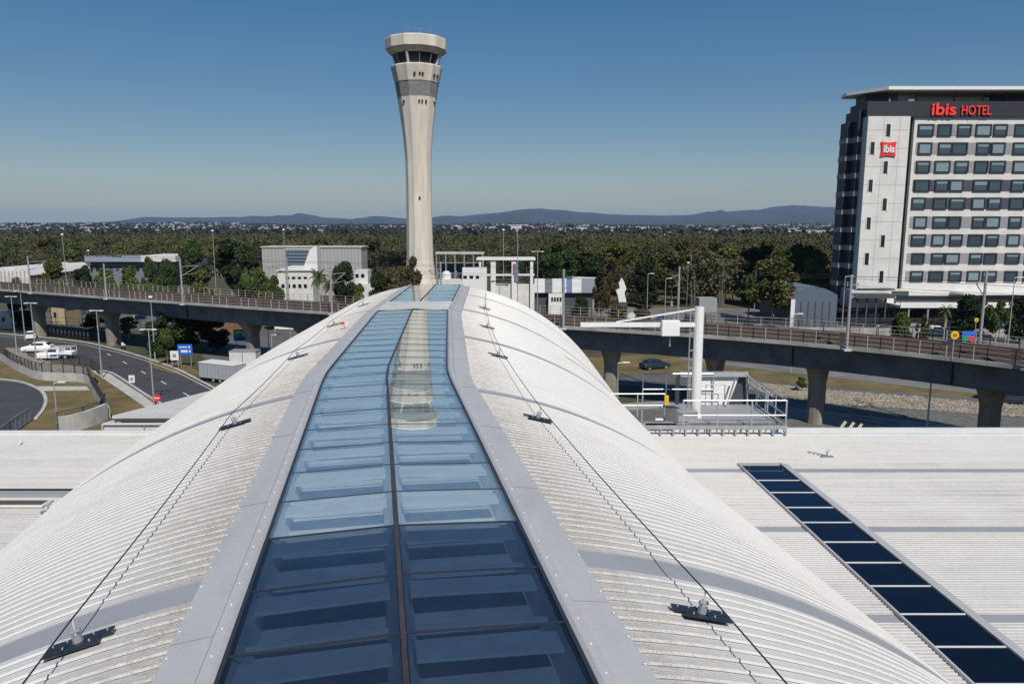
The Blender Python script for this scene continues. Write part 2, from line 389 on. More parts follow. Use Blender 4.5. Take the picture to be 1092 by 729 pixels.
for (a, b, nn) in ((34.25, 44.6, 5),):
    for k in range(nn):
        y0 = a+(b-a)*k/nn; y1 = a+(b-a)*(k+1)/nn
        for sg in (-1,1):
            m = MB(); m.add([sp(y0+.01, sg*.03), sp(y0+.01, sg*1.44), sp(y1-.01, sg*1.44), sp(y1-.01, sg*.03)], [(0,1,2,3) if sg > 0 else (3,2,1,0)])
            sub(m, 'glass_pane', M_gl, frm2)
        m = MB(); m.beam(sp(y1,-1.46), sp(y1,1.46), .02, .03); sub(m, 'glazing_bar', M_frame, frm2)
W = MB()
yy = [Y0R+(44.8-Y0R)*i/60 for i in range(61)]
for s in (-1.42, 1.42): W.strip([sp(y,s,-.05) for y in yy], [sp(y,s*.94,-.38) for y in yy])
W.strip([sp(y,-.035,-.03) for y in yy],[sp(y,-.14,-.38) for y in yy]); W.strip([sp(y,.035,-.03) for y in yy],[sp(y,.14,-.38) for y in yy])
sub(W, 'light_well_wall', M_well, frm)
F_ = MB(); F_.strip([sp(y,-1.34,-.38) for y in yy],[sp(y,1.34,-.38) for y in yy]); sub(F_, 'light_well_floor', M_wellfloor, frm)
X = MB()
yy = [31.2+3.0*i/6 for i in range(7)]
for s0, s1 in ((-1.5,0),(0,1.5)): X.strip([sp(y,s0,.03) for y in yy],[sp(y,s1,.03) for y in yy])
for y in (31.2,32.7,34.2): X.beam(sp(y,-1.5,.03), sp(y,1.5,.03), .06, .06)
X.build('ridge_cover_plate', roof_mat('cover_plate', (.62,.60,.57),(.42,.38,.34),.8,1,1), term)
# end gable
G = MB(); ng = 40; pts = [on_roof(44.9, 11.6*math.sin(math.pi*(k/ng-.5)), -.05) for k in range(ng+1)]
low = [Vector((p.x,p.y,0)) for p in pts]; G.strip(pts, low); G.build('gable_wall', M_offw, term)
# side walls of the barrel below the arch
for sg in (-1,1):
    B_ = MB(); yy = [27+18*i/12 for i in range(13)]
    B_.strip([on_roof(y, sg*11.6) for y in yy], [Vector((on_roof(y, sg*11.6).x, on_roof(y, sg*11.6).y, 0)) for y in yy]); B_.build('side_wall', M_offw, term)
# flat roofs
def flat_roof(x0, x1, y0, y1, z, bands, pitch=.115, hole=None, tilt=0.0):
    mb = MB(); rows = []; y = y0
    while y < y1:
        bd = None
        for b, w in bands:
            if y < b-w/2 < y+pitch: bd = (b-w/2, b+w/2)
        if bd:
            rows += [(y,0),(bd[0],0),(bd[0]+.002,-.01),(bd[1]-.002,-.01)]; y = bd[1]; continue
        rows += [(y,0),(y+pitch-.048,0),(y+pitch-.038,0),(y+pitch-.030,.020),(y+pitch-.010,.020)]; y += pitch
    rows.append((y1,0))
    for i in range(len(rows)-1):
        (ya,ha),(yb,hb) = rows[i], rows[i+1]; mid = (ya+yb)/2
        mb.cur = 2 if (ha == hb == 0 and abs((yb-ya)-.010) < .0008) else 1 if any(b-w/2 <= mid <= b+w/2 for b,w in bands) else 0
        segs = [(x0,x1)]
        if hole and hole[2] < mid < hole[3]:
            hx0 = hole[0](mid); hx1 = hole[1](mid); segs = [(x0,hx0),(hx1,x1)]
        for a, b in segs:
            mb.add([(a,ya,z+ha+tilt*a),(b,ya,z+ha+tilt*b),(b,yb,z+hb+tilt*b),(a,yb,z+hb+tilt*a)], [(0,1,2,3)])
    return mb
ZF = 12.0
hx0 = lambda y: 7.66+(24-y)*.037; hx1 = lambda y: 9.12+(24-y)*.037
flat_roof(3.0, 34, -3, 27.6, ZF, [(23.55,.34),(18.75,.34),(14.2,.34),(9.6,.34)], hole=(hx0,hx1,-3,24.15)).build('flat_roof_sheet', [M_flat,M_band,M_groove], term)
flat_roof(-34, -9.5, -3, 21.2, ZF-.05, [(14.2,.3),(7,.3)]).build('flat_roof_sheet', [M_flat,M_band,M_groove], term)
flat_roof(-34, -9.5, 21.5, 27.3, ZF+.12, []).build('flat_roof_sheet', [M_flat,M_band,M_groove], term)
S = MB(); S.bb(-34,-12.2,21.2,21.5,ZF-.2,ZF+.06); S.build('step_flashing', M_band, term)
cap_ = MB(); cap_.bb(5.3,34,27.6,27.95,ZF-.5,ZF+.05); cap_.bb(5.3,34,28.15,28.4,ZF-.6,ZF+.12); cap_.build('roof_edge_capping', M_white, term)
cap_ = MB(); cap_.bb(5.3,34,27.95,28.15,ZF-.5,ZF-.05); cap_.build('roof_gutter', M_band, term)
cap_ = MB(); cap_.bb(-34,-12.6,27.3,27.7,ZF-.5,ZF+.2); cap_.build('roof_edge_capping', M_white, term)
wl = MB(); wl.bb(8,33.8,27.9,28.1,0,ZF-.55); wl.bb(-33.8,-14,27.2,27.4,0,ZF-.55); wl.bb(33.8,34,-3,28,0,ZF-.3); wl.bb(-34,-33.8,-3,27.3,0,ZF-.3); wl.build('outer_wall', M_offw, term)
# flat skylight
ys = [23.98]; 
for py in (513,526,542,558,579,601,626,656,691,731,780,830,890): ys.append(P(820,py,ZF).y)
ys.append(-2.9)
fs_ = MB()
for x_, w in ((hx0,.05),(hx1,.10)): fs_.beam((x_(24.1),24.1,ZF+.03),(x_(-2.9),-2.9,ZF+.03), w, .09)
fs_.beam((hx0(24.1),24.1,ZF+.03),(hx1(24.1),24.1,ZF+.03),.07,.09)
fsk = fs_.build('flat_skylight', M_flash, term)
for a, b in zip(ys[:-1], ys[1:]):
    m = MB(); m.add([(hx0(a)+.02,a-.02,ZF+.03),(hx1(a)-.04,a-.02,ZF+.03),(hx1(b)-.04,b+.02,ZF+.03),(hx0(b)+.02,b+.02,ZF+.03)],[(0,1,2,3)]); m.build('glass_pane', M_gblue, fsk)
    m = MB(); m.beam((hx0(b),b,ZF+.034),(hx1(b),b,ZF+.034),.028,.03); m.build('glazing_bar', M_white, fsk)
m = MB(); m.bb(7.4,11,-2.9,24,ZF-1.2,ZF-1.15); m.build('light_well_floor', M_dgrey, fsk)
m = MB(); m.beam((hx1(24.1)+.11,24.1,ZF+.03),(hx1(-2.9)+.11,-2.9,ZF+.03),.14,.05); m.build('side_flashing', M_flash, fsk)
# low left roof block
lb = thing('annex_roof_block', 'low white roof block with posted white fascia beside the left flank of the arched roof', 'building', (-18,35,0))
a = P(122,450,10.9); b = P(132,444,10.9)
c1 = Vector((-18.9,34.0)); c2 = Vector((-15.4,41.6)); c3 = Vector((-7,41.6)); c4 = Vector((-7,34.0))
m = MB(); m.prism([c1,c4,c3,c2],11.0,11.14); m.build('roof_slab', M_flat, lb)
m = MB(); m.prism([(-19.1,33.4),(-9,33.6),(-9,33.8),(-19.1,33.6)],0,10.9); m.prism([(-19.1,33.6),(-18.9,33.6),(-15.3,41.6),(-15.5,41.6)],0,10.9); m.build('wall', M_offw, lb)
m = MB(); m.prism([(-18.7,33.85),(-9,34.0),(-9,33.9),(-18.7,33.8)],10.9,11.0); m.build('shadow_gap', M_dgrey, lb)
m = MB(); railing(m, [(-19.0,33.35,10.0),(-9.5,33.5,10.0)], .85, 1.9, rails=(1.0,), rp=.03, rr=.03); m.build('handrail', M_galvd, lb)
# roof anchors and cables
def anchor(Y, s, label, k):
    base = on_roof(Y, s, .05); c, d, n = frame_at(Y)
    t = thing('roof_anchor', label, 'roof anchor', base, 'black plated roof anchors along the arched roof')
    sg = 1 if s > 0 else -1
    ax = Vector((n.x*(math.sqrt(1-(s/RB)**2)), n.y*(math.sqrt(1-(s/RB)**2)), -s/RB)); dy = Vector((d.x,d.y,0)); up = ax.cross(dy)
    def L(a, b, h): return base + ax*a + dy*b + up*h
    m = MB()
    def slab(m, a0,a1,b0,b1,h0,h1):
        vs = [L(a,b_,h) for a in (a0,a1) for b_ in (b0,b1) for h in (h0,h1)]
        m.add(vs, [(0,1,3,2),(4,6,7,5),(0,4,5,1),(2,3,7,6),(0,2,6,4),(1,5,7,3)])
    slab(m,-.30,.30,-.02,.10,0,.02); slab(m,-.21*sg-.0,.30*sg,-.11,-.02,0.0,.018); m.build('plate', M_black, t)
    m = MB(); m.tube(L(0,0,.02),L(0,0,.085),.05,.045,10); m.tube(L(0,0,.08),L(.0,.03,.15),.018,n=8); m.tube(L(-.05,.01,.12),L(.05,.01,.12),.02,n=8)
    m.beam(L(0,0,.1), L(.02*sg,.08,.215), .016,.012); m.build('post', M_galvd, t)
    m = MB()
    for a, b_ in ((-.25,.05),(.25,.05),(-.12,-.06),(.12,-.06),(-.12,.06),(.12,.06)): m.tube(L(a,b_,.018),L(a,b_,.035),.011,n=6)
    m.build('bolt', M_galv, t)
    return L(.02*sg,.08,.22)
AY = [(7.0,6.4),(14.65,14.2),(22.2,21.7),(29.3,28.2),(36.6,34.9)]
names = ['nearest the camera', 'second from the camera', 'third from the camera', 'fourth from the camera', 'farthest from the camera']
for sg, side, q in ((-1,'left',0),(1,'right',1)):
    tops = []
    for i, yy_ in enumerate(AY): tops.append(anchor(yy_[q], sg*2.98, f'black plated roof anchor {names[i]} on the {side} slope of the arched roof', i))
    first = on_roof(-3.5, sg*2.98, .3); last = on_roof(43, sg*2.98, .15)
    pts = [first]+tops+[last]; m = MB(); fine = []
    for a, b in zip(pts[:-1], pts[1:]):
        for j in range(6):
            t_ = j/6; p = a.lerp(b, t_); p.z -= .05*4*t_*(1-t_); fine.append(p)
    fine.append(pts[-1]); m.path(fine, .0085, 6)
    props(m.build('safety_cable', M_cable), f'thin dark safety cable strung through the anchors on the {side} slope of the arched roof', 'cable')
# striped tag on left slope
t = thing('warning_tag', 'small red and white warning tag standing on the far left slope beside the flashing', 'tag', on_roof(27.2,-2.3,.03))
p = wloc(t); m = MB(); m.tube(p, p+Vector((0,0,.25)), .012); m.build('stem', M_galv, t)
m = MB(); m.box(p+Vector((-.07,0,.2)),(.13,.02,.1)); m.build('panel', M_red, t)
m = MB(); m.box(p+Vector((.07,0,.17)),(.11,.02,.13)); m.build('panel', M_white, t)
# small fittings on flat roofs
def fitting(px, py, z, label, kind=0):
    p = P(px,py,z); t = thing('roof_fitting', label, 'roof fitting', p)
    m = MB(); m.box(p+Vector((0,0,.02)),(.42,.16,.03)); m.build('plate', M_galvd, t)
    m = MB(); m.tube(p, p+Vector((0,0,.22)), .03); m.tube(p+Vector((-.07,0,.2)), p+Vector((.09,0,.26)), .03)
    if kind: m.tube(p+Vector((-.5,.5,.05)), p+Vector((.0,0,.05)), .02)
    m.build('post', M_galv, t)
fitting(882,487,ZF+.02,'small grey anchor fitting on the right flat roof behind the blue skylight',1)
fitting(105,517,ZF+.1,'small grey pipe fitting at the end of the roof step on the left')
fitting(52,546,ZF,'small grey upstand on the left flat roof beside the brown hatch')
fitting(28,576,ZF,'small bent bracket low on the left flat roof')
t = thing('roof_peg','tiny white peg on the far edge of the left flat roof','peg',P(22,472,ZF+.2)); m = MB(); m.tube(wloc(t),wloc(t)+Vector((0,0,.16)),.05,.04); m.build('peg', M_white, t)
hp = P(20,537,ZF); t = thing('roof_hatch', 'flat brown grille hatch in the left flat roof', 'hatch', hp)
m = MB(); m.bb(hp.x-1.2,hp.x+.8,hp.y-.22,hp.y+.22,ZF,ZF+.03); m.build('grille', mat('hatch_brown',(.09,.07,.06),.8), t)
m = MB()
for q in range(2): m.bb(hp.x-1.25,hp.x+.85,hp.y-.27+q*.49,hp.y-.22+q*.49,ZF-.0,ZF+.06)
m.bb(hp.x+.8,hp.x+.85,hp.y-.22,hp.y+.22,ZF,ZF+.06); m.build('frame', M_white, t)
# ------------------------------------------------------------------ service platform + davit
pl = thing('service_platform', 'galvanised roof service platform with handrails at the far edge of the right flat roof', 'platform', (8.5,28.5,ZF))
X0,X1,YA,YB = 4.6, 10.55, 27.5, 31.0; ZP = ZF+.42
m = MB(); m.bb(6.9,X1-.2,YA+.5,YB,ZP-.04,ZP); m.build('deck', mat('grating',(.36,.36,.37),.6,.2,var=.15,scale=8), pl)
m = MB(); m.bb(X0,X1,YA,YA+.08,ZP-.12,ZP+.02); m.bb(X0,X1,YA+.5,YA+.56,ZP-.1,ZP-.02); m.bb(X1-.1,X1-.02,YA+.08,YB,ZP-.12,ZP+.02)
for i in range(13):
    x = X0+.15+i*.48; m.bb(x-.03,x+.03,YA+.01,YA+.07,ZF,ZP-.12); m.beam((x,YA+.04,ZF+.03),(x+.0,YA+.5,ZP-.1),.04,.04)
for i in range(7): m.bb(X0+i*.95,X0+i*.95+.06,YB-.1,YB-.04,0.0,ZP-.04)
m.bb(X0,X1,YB-.12,YB-.06,ZP-.14,ZP-.04); m.build('support_frame', M_galv, pl)
m = MB(); railing(m, [(6.55,YA+.04,ZP),(X1-.06,YA+.04,ZP)], 1.0, 1.35, rails=(1.0,.42), rp=.035, rr=.03); railing(m, [(X1-.06,YA+.04,ZP),(X1-.06,YB,ZP)], 1.0, 1.2, rails=(1.0,.42), rp=.03, rr=.026)
m.build('handrail', M_galv, pl)
m = MB(); railing(m, [(5.6,YB-.05,ZP),(8.6,YB-.05,ZP)], 1.35, 1.0, rails=(1.0,.5), rp=.03, rr=.028); m.build('handrail', M_galv, pl)
m = MB(); railing(m, [(4.0,29.3,ZP-.1),(6.2,29.3,ZP-.1)], .95, 1.1, rails=(1.0,.5), rp=.028, rr=.026); m.build('handrail', M_galv, pl)
m = MB(); m.box((6.25,29.2,ZP+.62),(.16,.1,.38)); m.build('gate_catch', M_yel, pl)
m = MB(); m.box((6.9,28.4,ZP+.2),(.75,.5,.4)); m.build('junction_box', M_galv, pl)
m = MB(); m.bb(5.2,6.4,28.0,28.2,ZP-.2,ZP); m.tube((5.6,28.1,ZP+.1),(5.9,28.1,ZP+.1),.07); m.build('pipework', M_galv, pl)
# plant screen
ps = thing('plant_screen', 'white louvre screen box with a sloping top standing on the roof platform', 'screen', (9.2,31,ZP))
m = MB()
ax0, ax1 = 7.7, 9.75
m.add([(ax0,31.0,ZP),(ax1-.45,31.0,ZP),(ax1+.0,31.1,ZP+1.25),(ax0,31.1,ZP+1.25)],[(0,1,2,3)]); m.build('front_panel', M_white, ps)
m = MB(); m.bb(ax0-.5,ax1+.35,31.0,31.12,ZP+1.27,ZP+1.42); m.bb(ax0-.5,ax1+.35,30.9,31.0,ZP+1.22,ZP+1.30); m.build('top_beam', M_galv, ps)
m = MB(); m.add([(ax0-.5,31.1,ZP+1.3),(ax0-.5,31.9,ZP+1.0),(ax0-.5,31.9,ZP-.3),(ax0-.5,31.1,ZP-.3)],[(0,1,2,3)]); m.build('side_panel', M_concd, ps)  # shade of the left side put into a dark panel colour
m = MB(); m.bb(ax0,ax1+.35,31.2,31.24,ZP-.2,ZP+1.2); m.build('back_panel', M_dgrey, ps)
m = MB()
for i in range(3): m.beam((ax1+.35+i*.28,31.0-i*.45,ZP-.1),(ax1+.35+i*.28,31.0-i*.45,ZP+1.2-i*.22),.06,.06)
m.beam((ax1+.2,31.05,ZP+1.35),(ax1+1.0,29.7,ZP+.62),.06,.06); m.beam((ax1+.3,31.05,ZP+.95),(ax1+1.0,29.7,ZP+.35),.05,.05); m.build('brace', M_galv, ps)
m = MB(); railing(m, [(8.2,30.6,ZP),(9.0,30.6,ZP)], .95, .8, rails=(1.0,.6), rp=.02, rr=.02); m.beam((9.1,30.5,ZP+.1),(9.45,30.7,ZP+1.2),.03,.08); m.build('access_ladder', M_galvd, ps)
m = MB(); m.box((7.85,30.4,ZP+.3),(.18,.04,.34)); m.build('notice_plate', M_yel, ps)
dv = thing('davit_mast', 'tall white mast with a horizontal boom and hanging box on the roof platform', 'mast', (7.0,28.9,ZP))
mx, my = Q(741,440,28.9).x+.02, 28.9
ztop = Q(745,327,my).z
m = MB(); m.lathe((mx,my,ZP),[(.26,0),(.26,.05),(.20,.06),(.185,ztop-ZP)],14); m.build('mast', M_white, dv, smooth=False)
za = Q(720,346,my).z; xa = Q(619,346,my).x
m = MB(); m.beam((mx-.1,my,za),(xa,my,za),.17,.17); m.beam((mx-.16,my,za+.62),(mx-.16,my,za-.1),.05,.05); m.beam((mx-.1,my,za+.62),(Q(657,343,my).x,my,za+.1),.06,.06); m.build('boom', M_white, dv)
xb = Q(714,352,my).x; m = MB(); m.box((xb,my-.12,za-.12),(.70,.3,.62)); m.build('hoist_box', M_white, dv, bevel=.03)
m = MB(); m.tube((xb,my-.12,za-.43),(xb,my-.12,za-.75),.012); m.tube((xb,my-.12,za-.75),(xb,my-.12,za-.85),.03); m.build('hook', M_galvd, dv)
m = MB(); m.tube((mx-.34,my,ZP),(mx-.34,my,za+.6),.025); 
for q in range(5): m.tube((mx-.34,my,ZP+.6+q*.7),(mx-.1,my,ZP+.6+q*.7),.018)
m.build('conduit', M_galvd, dv)
# ================================================================== GROUND
g = MB(); N_ = 64; rad = [0,60,200,600,2000,6000,15000,28000]
vs = [(0,0,0)]; fs = []
for r in rad[1:]:
    for i in range(N_): vs.append((r*math.cos(2*math.pi*i/N_), r*math.sin(2*math.pi*i/N_), 0))
for i in range(N_): fs.append((0,1+i,1+(i+1)%N_))
for k in range(len(rad)-2):
    for i in range(N_): fs.append((1+k*N_+i, 1+(k+1)*N_+i, 1+(k+1)*N_+(i+1)%N_, 1+k*N_+(i+1)%N_))
g.add(vs, fs)
M_gnd = mat('ground_scrub', (.085,.075,.04), .95, col2=(.04,.045,.022), scale=.08)
structure('ground', g, M_gnd)
CNT = [0]
def lv(l): CNT[0] += 1; return l*.012+CNT[0]*.0008
def area(name, pix, m, lvl=1, z=0):
    b = MB(); b.sheet([P(x,y) for x,y in pix], z+lv(lvl))
    o = b.build(name, m); o['kind'] = 'structure'; 
    return o
def wpoly(name, pts, m, lvl=1):
    b = MB(); b.sheet(pts, lv(lvl)); return structure(name, b, m)
def kerb(name, pix, w=.3, h=.12, m=None, closed=False):
    pts = smooth_line([P(x,y).to_2d() for x,y in pix], 4); b = MB(); b.extrude(pts, [(0,-.05),(0,h),(w,h),(w,-.05)]); return structure(name, b, m or M_concl)
far = [(-60,352),(0,356),(44,360),(88,365),(123,373),(154,382),(187,394),(211,406),(230,416),(262,434),(300,458)]
near = [(-60,374),(0,370),(20,371),(30,379),(55,385),(90,387),(101,396),(118,398),(152,420),(180,437),(215,470)]
area('dry_grass_verge', [(-80,366),(30,374),(125,388),(240,450),(240,520),(-80,520)], M_grass, 1)
area('main_road', far+near[::-1], M_asph, 2)
area('loop_road', [(-60,403),(0,405),(25,409),(42,417),(47,427),(44,437),(36,447),(20,460),(-5,476),(-60,490)], M_asph, 2)
kerb('road_kerb', [(-60,403),(0,405),(25,409),(42,417),(47,427),(44,437),(36,447)], .35, .13, M_concl)
kerb('road_kerb', far, .35, .13, M_concl)
kerb('road_kerb', [(101,396),(118,398),(152,420),(180,437)], .3, .13, M_concl)
area('footpath', [(97,395),(116,398),(150,420),(172,436),(160,438),(140,424),(112,405)], M_concl, 3)
area('footpath', [(40,412),(92,412),(96,416),(46,417)], M_concl, 3)
area('gravel_apron', [(20,376),(34,381),(60,388),(92,392),(94,400),(60,402),(30,396)], mat('gravel_apron',(.26,.23,.19),.95,var=.3,scale=1.5), 3)
area('gravel_apron', [(0,371),(22,371),(34,383),(30,388),(10,381)], MATS['gravel_apron'], 3)
ln = MB()
for (x,y) in ((116,378.4),(133,387),(153,397.5),(174.5,408.5),(198.6,421)):
    a = P(x,y); d = (P(x+14,y+8)-a).normalized(); n = Vector((-d.y,d.x,0))*.09; L_ = d*1.2
    ln.sheet([a-L_-n,a+L_-n,a+L_+n,a-L_+n], .082)
pa = [P(x,y+2.5) for x,y in far]
for a, b in zip(pa[:-1], pa[1:]):
    n = Vector((-(b-a).y,(b-a).x,0)).normalized()*.07; ln.sheet([a-n,b-n,b+n,a+n], .080)
structure('road_markings', ln, M_line)
# under / beyond the viaduct
area('service_road', [(225,395),(215,378),(235,362),(262,352),(300,345),(420,345),(420,372),(330,372),(300,380),(285,400)], M_asphl, 1)
area('service_road', [(-60,340),(0,346),(120,351),(190,356),(240,345),(240,338),(120,335),(-60,330)], M_asphl, 1)
area('dry_grass_verge', [(160,392),(158,382),(190,384),(215,398),(208,404)], M_grass, 3)
area('dry_grass_verge', [(215,345),(330,341),(430,341),(430,346),(300,350),(220,360)], mat('brown_verge',(.16,.09,.05),.95,var=.3,scale=.3), 4)
area('dry_grass_verge', [(600,382),(700,378),(860,398),(1092,414),(1200,420),(1200,440),(1092,434),(860,416),(760,404),(600,398)], M_grass, 2)
area('service_road', [(600,398),(760,402),(860,411),(1000,422),(1200,436),(1200,446),(1000,432),(860,422),(600,408)], M_asphl, 3)
area('gravel_strip', [(620,470),(600,430),(700,430),(830,412),(1200,440),(1200,480)], mat('gravel_dark',(.13,.13,.12),.95,var=.3,scale=1.2), 2)
area('service_road', [(640,432),(760,424),(900,441),(1000,452),(1092,463),(1092,470),(900,455),(760,432),(640,440)], mat('road_pale',(.30,.28,.27),.9,var=.2,scale=.5), 3)
ln = MB(); a = P(905,443.5); b = P(960,452); n = Vector((0,.16,0)); ln.sheet([a-n,b-n,b+n,a+n],.086); a = P(900,446); b = P(950,455); ln.sheet([a-n,b-n,b+n,a+n],.086)
structure('red_road_stripes', ln, mat('red_stripe',(.45,.10,.09),.8))
w0 = thing('forecourt_wall','long low grey concrete wall behind the viaduct below the hotel','wall',(50,134,0))
m = MB(); m.extrude([(44,136),(70,134),(112,131)], [(0,0),(0,1.5),(.4,1.5),(.4,0)]); m.build('wall', M_conc, w0)
m = MB(); railing(m, [(44,136,1.5),(70,134,1.5),(112,131,1.5)], 1.6, 2.4, rails=(1.0,.5,.1), rp=.06, rr=.035); m.build('fence', M_fence, w0)
# rock mulch bank: countless stones
def rock_bank():
    bv = []; bf = []
    ico = [(0,0,1),(.9,0,.3),(.25,.85,.3),(-.75,.5,.3),(-.75,-.5,.3),(.25,-.85,.3)]
    fi = [(0,1,2),(0,2,3),(0,3,4),(0,4,5),(0,5,1)]
    for i in range(9000):
        t = random.random(); px = 770+t*420; 
        yl = np.interp(px,[770,860,1000,1092,1190],[404,415,426,434,442]); yh = yl+np.interp(px,[770,860,1092,1190],[5,14,11,11])
        p = P(px, yl+(yh-yl)*random.random()); s = random.uniform(.14,.42); r = random.uniform(0,6.28); n = len(bv)
        for x,y,z in ico:
            k = s*random.uniform(.7,1.2); bv.append((p.x+(x*math.cos(r)-y*math.sin(r))*k, p.y+(x*math.sin(r)+y*math.cos(r))*k, z*k*.8))
        bf += [tuple(n+q for q in f) for f in fi]
    m = MB(); m.add(bv,bf); return m.build('rock_bank', M_stone)
o = rock_bank(); props(o, 'bank of pale loose rocks along the ground beyond the viaduct piers', 'rocks', kind='stuff')
# paved forecourt behind viaduct on the right
wpoly('forecourt_paving', [(25,110),(60,84),(130,90),(160,130),(140,150),(40,140)], mat('forecourt',(.17,.17,.17),.9,var=.25,scale=.15), 2)
wpoly('car_park_paving', [(14,150),(34,140),(60,150),(62,180),(20,185)], mat('carpark',(.16,.15,.14),.9,var=.25,scale=.15), 3)
wpoly('dry_grass_verge', [(20,187),(62,183),(90,200),(70,215),(22,212)], M_grass, 1)
# ================================================================== VIADUCT
edge = smooth_line([Vector(p) for p in [(-175,178),(-130,153),(-90,131),(-55,112.2),(-24,96.2),(8,81.5),(22,74.5),(33.5,66.5),(42,57.5),(48,48),(53,36)]], 6)
via = thing('rail_viaduct', 'long dark concrete rail viaduct on piers crossing behind the terminal roof', 'viaduct', (0,85,0))
ZD = 8.8
def off(o, z):  # offset line from the near edge
    out = []
    for i, p in enumerate(edge):
        d = (edge[min(i+1,len(edge)-1)]-edge[max(i-1,0)]).normalized(); out.append(Vector((p.x-d.y*o, p.y+d.x*o, z)))
    return out
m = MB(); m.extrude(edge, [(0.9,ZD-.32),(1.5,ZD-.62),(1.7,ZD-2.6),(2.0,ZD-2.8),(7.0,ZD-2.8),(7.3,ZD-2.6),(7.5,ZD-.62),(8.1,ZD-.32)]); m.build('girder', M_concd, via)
m = MB(); m.extrude(edge, [(0,ZD-.3),(0,ZD+.05),(.35,ZD+.05),(.35,ZD-.05),(8.65,ZD-.05),(8.65,ZD+.05),(9,ZD+.05),(9,ZD-.3)]); m.build('deck_slab', M_conc, via)
m = MB(); m.extrude(edge, [(.8,ZD-.04),(1.1,ZD+.22),(7.9,ZD+.22),(8.2,ZD-.04)]); m.build('ballast', M_ballast, via)
for o_ in (1.9,3.35,5.65,7.1):
    m = MB(); m.extrude(edge, [(o_,ZD+.222),(o_,ZD+.42),(o_+.1,ZD+.42),(o_+.1,ZD+.222)]); m.build('rail', M_rail, via)
for o_ in (.12, 8.85):
    m = MB(); railing(m, off(o_, ZD+.05), 1.15, 1.35, rails=(1.0,.66,.33), rp=.045, rr=.02, n=5)
    m.build('railing', M_fencer if o_ < 1 else M_fencer, via)
m = MB(); pts = off(1.02,ZD-1.9)
def along(px):          # nearest index on the near edge whose picture column is px
    best = min(range(len(edge)-1), key=lambda i: 0)
    bt = None
    for i in range(len(edge)-1):
        for k in range(8):
            q = edge[i].lerp(edge[i+1], k/8); depth = q.y*CP+(CAMH-ZD)*SP; x = 546+FP*q.x/depth
            if bt is None or abs(x-px) < bt[0]: bt = (abs(x-px), q, (edge[i+1]-edge[i]).normalized())
    return bt[1], bt[2]
for px in (-70,10,87,240,300,640,753,863,1045):
    q, d = along(px); n = Vector((-d.y,d.x)); c = q+n*4.5; 
    m = MB(); vs = []; prof = [(0,1.0,.8),(4.2,1.0,.8),(5.2,1.6,.9),(5.98,2.4,1.0)]
    k = 16
    for z, a, b in prof:
        for i in range(k):
            t = 2*math.pi*i/k; sx = abs(math.cos(t))**.7*(1 if math.cos(t)>0 else -1); sy = abs(math.sin(t))**.7*(1 if math.sin(t)>0 else -1)
            v = c+n*a*sx+d*b*sy; vs.append((v.x,v.y,z))
    fs = [(r*k+i, r*k+(i+1)%k, (r+1)*k+(i+1)%k, (r+1)*k+i) for r in range(len(prof)-1) for i in range(k)]
    m.add(vs, fs+[tuple(range((len(prof)-1)*k, len(prof)*k))]); m.build('pier', M_pier, via)
# joints on the girder face
for px in (190,560,843,1010):
    q, d = along(px); n = Vector((-d.y,d.x)); a = q+n*1.55
    m = MB(); m.box((a.x,a.y,ZD-1.6),(.12,.12,2.0), rz=math.atan2(d.y,d.x)); m.build('girder_joint', M_rubber, via)
# catenary masts
def cmast(px, topy, side, label, o_=-.25, h=None, r=.15):
    q, d = along(px); n = Vector((-d.y,d.x)); c = q+n*o_; 
    zt = Q(px, topy, c.y).z; t = thing('catenary_mast', label, 'rail mast', (c.x,c.y,ZD), 'overhead line masts along the rail viaduct')
    m = MB(); m.lathe((c.x,c.y,ZD-.3),[(r+.12,0),(r+.12,.12),(r,.14),(r*.75,zt-ZD+.3)],10); m.build('pole', M_galv, t)
    m = MB(); tip = Vector((c.x,c.y,zt-1.0)); e = Vector((c.x+n.x*side*3.1, c.y+n.y*side*3.1, zt-1.0)); lo = Vector((c.x+n.x*side*2.6,c.y+n.y*side*2.6,zt-2.1))
    m.tube(tip, e, .05); m.tube(Vector((c.x,c.y,zt-2.4)), e, .045); m.tube(Vector((c.x,c.y,zt-2.2)), lo, .035); m.build('cantilever_arm', M_galv, t)
    m = MB(); m.box((c.x,c.y,ZD-.22),(.7,.7,.18)); m.build('bracket', M_concl, t)
    return e
tips = []
for px, ty, lab in ((35,273,'steel overhead line mast on the viaduct at the far left, above the traffic cones'),(115,281,'steel overhead line mast on the viaduct second from the left'),
        (197,277,'steel overhead line mast on the viaduct above the dark tree'),(356,284,'steel overhead line mast on the viaduct in front of the palms'),
        (603,287,'slim steel rail mast on the viaduct just right of the arched roof end'),(905,293,'tall steel rail mast on the viaduct in front of the hotel corner'),(1096,292,'steel rail mast at the right edge of the picture')):
    tips.append(cmast(px, ty, 1, lab))
for px, ty, lab in ((258,275,'thick steel rail mast on the far side of the viaduct beside the grey shed'),(428,279,'steel rail mast on the far side of the viaduct beside the brown tree'),(701,284,'steel rail mast on the far side of the viaduct left of the davit mast'),(1012,289,'steel rail mast on the far side of the viaduct before the hotel windows')):
    cmast(px, ty, -1, lab, o_=9.25)
for o_, lab in ((2.6,'thin overhead wire strung above the near rail track'),(6.4,'thin overhead wire strung above the far rail track')):
    m = MB(); m.path(off(o_, ZD+6.2), .018, 5); m.path(off(o_, ZD+5.2), .014, 5); props(m.build('overhead_wire', M_cable), lab, 'wire')
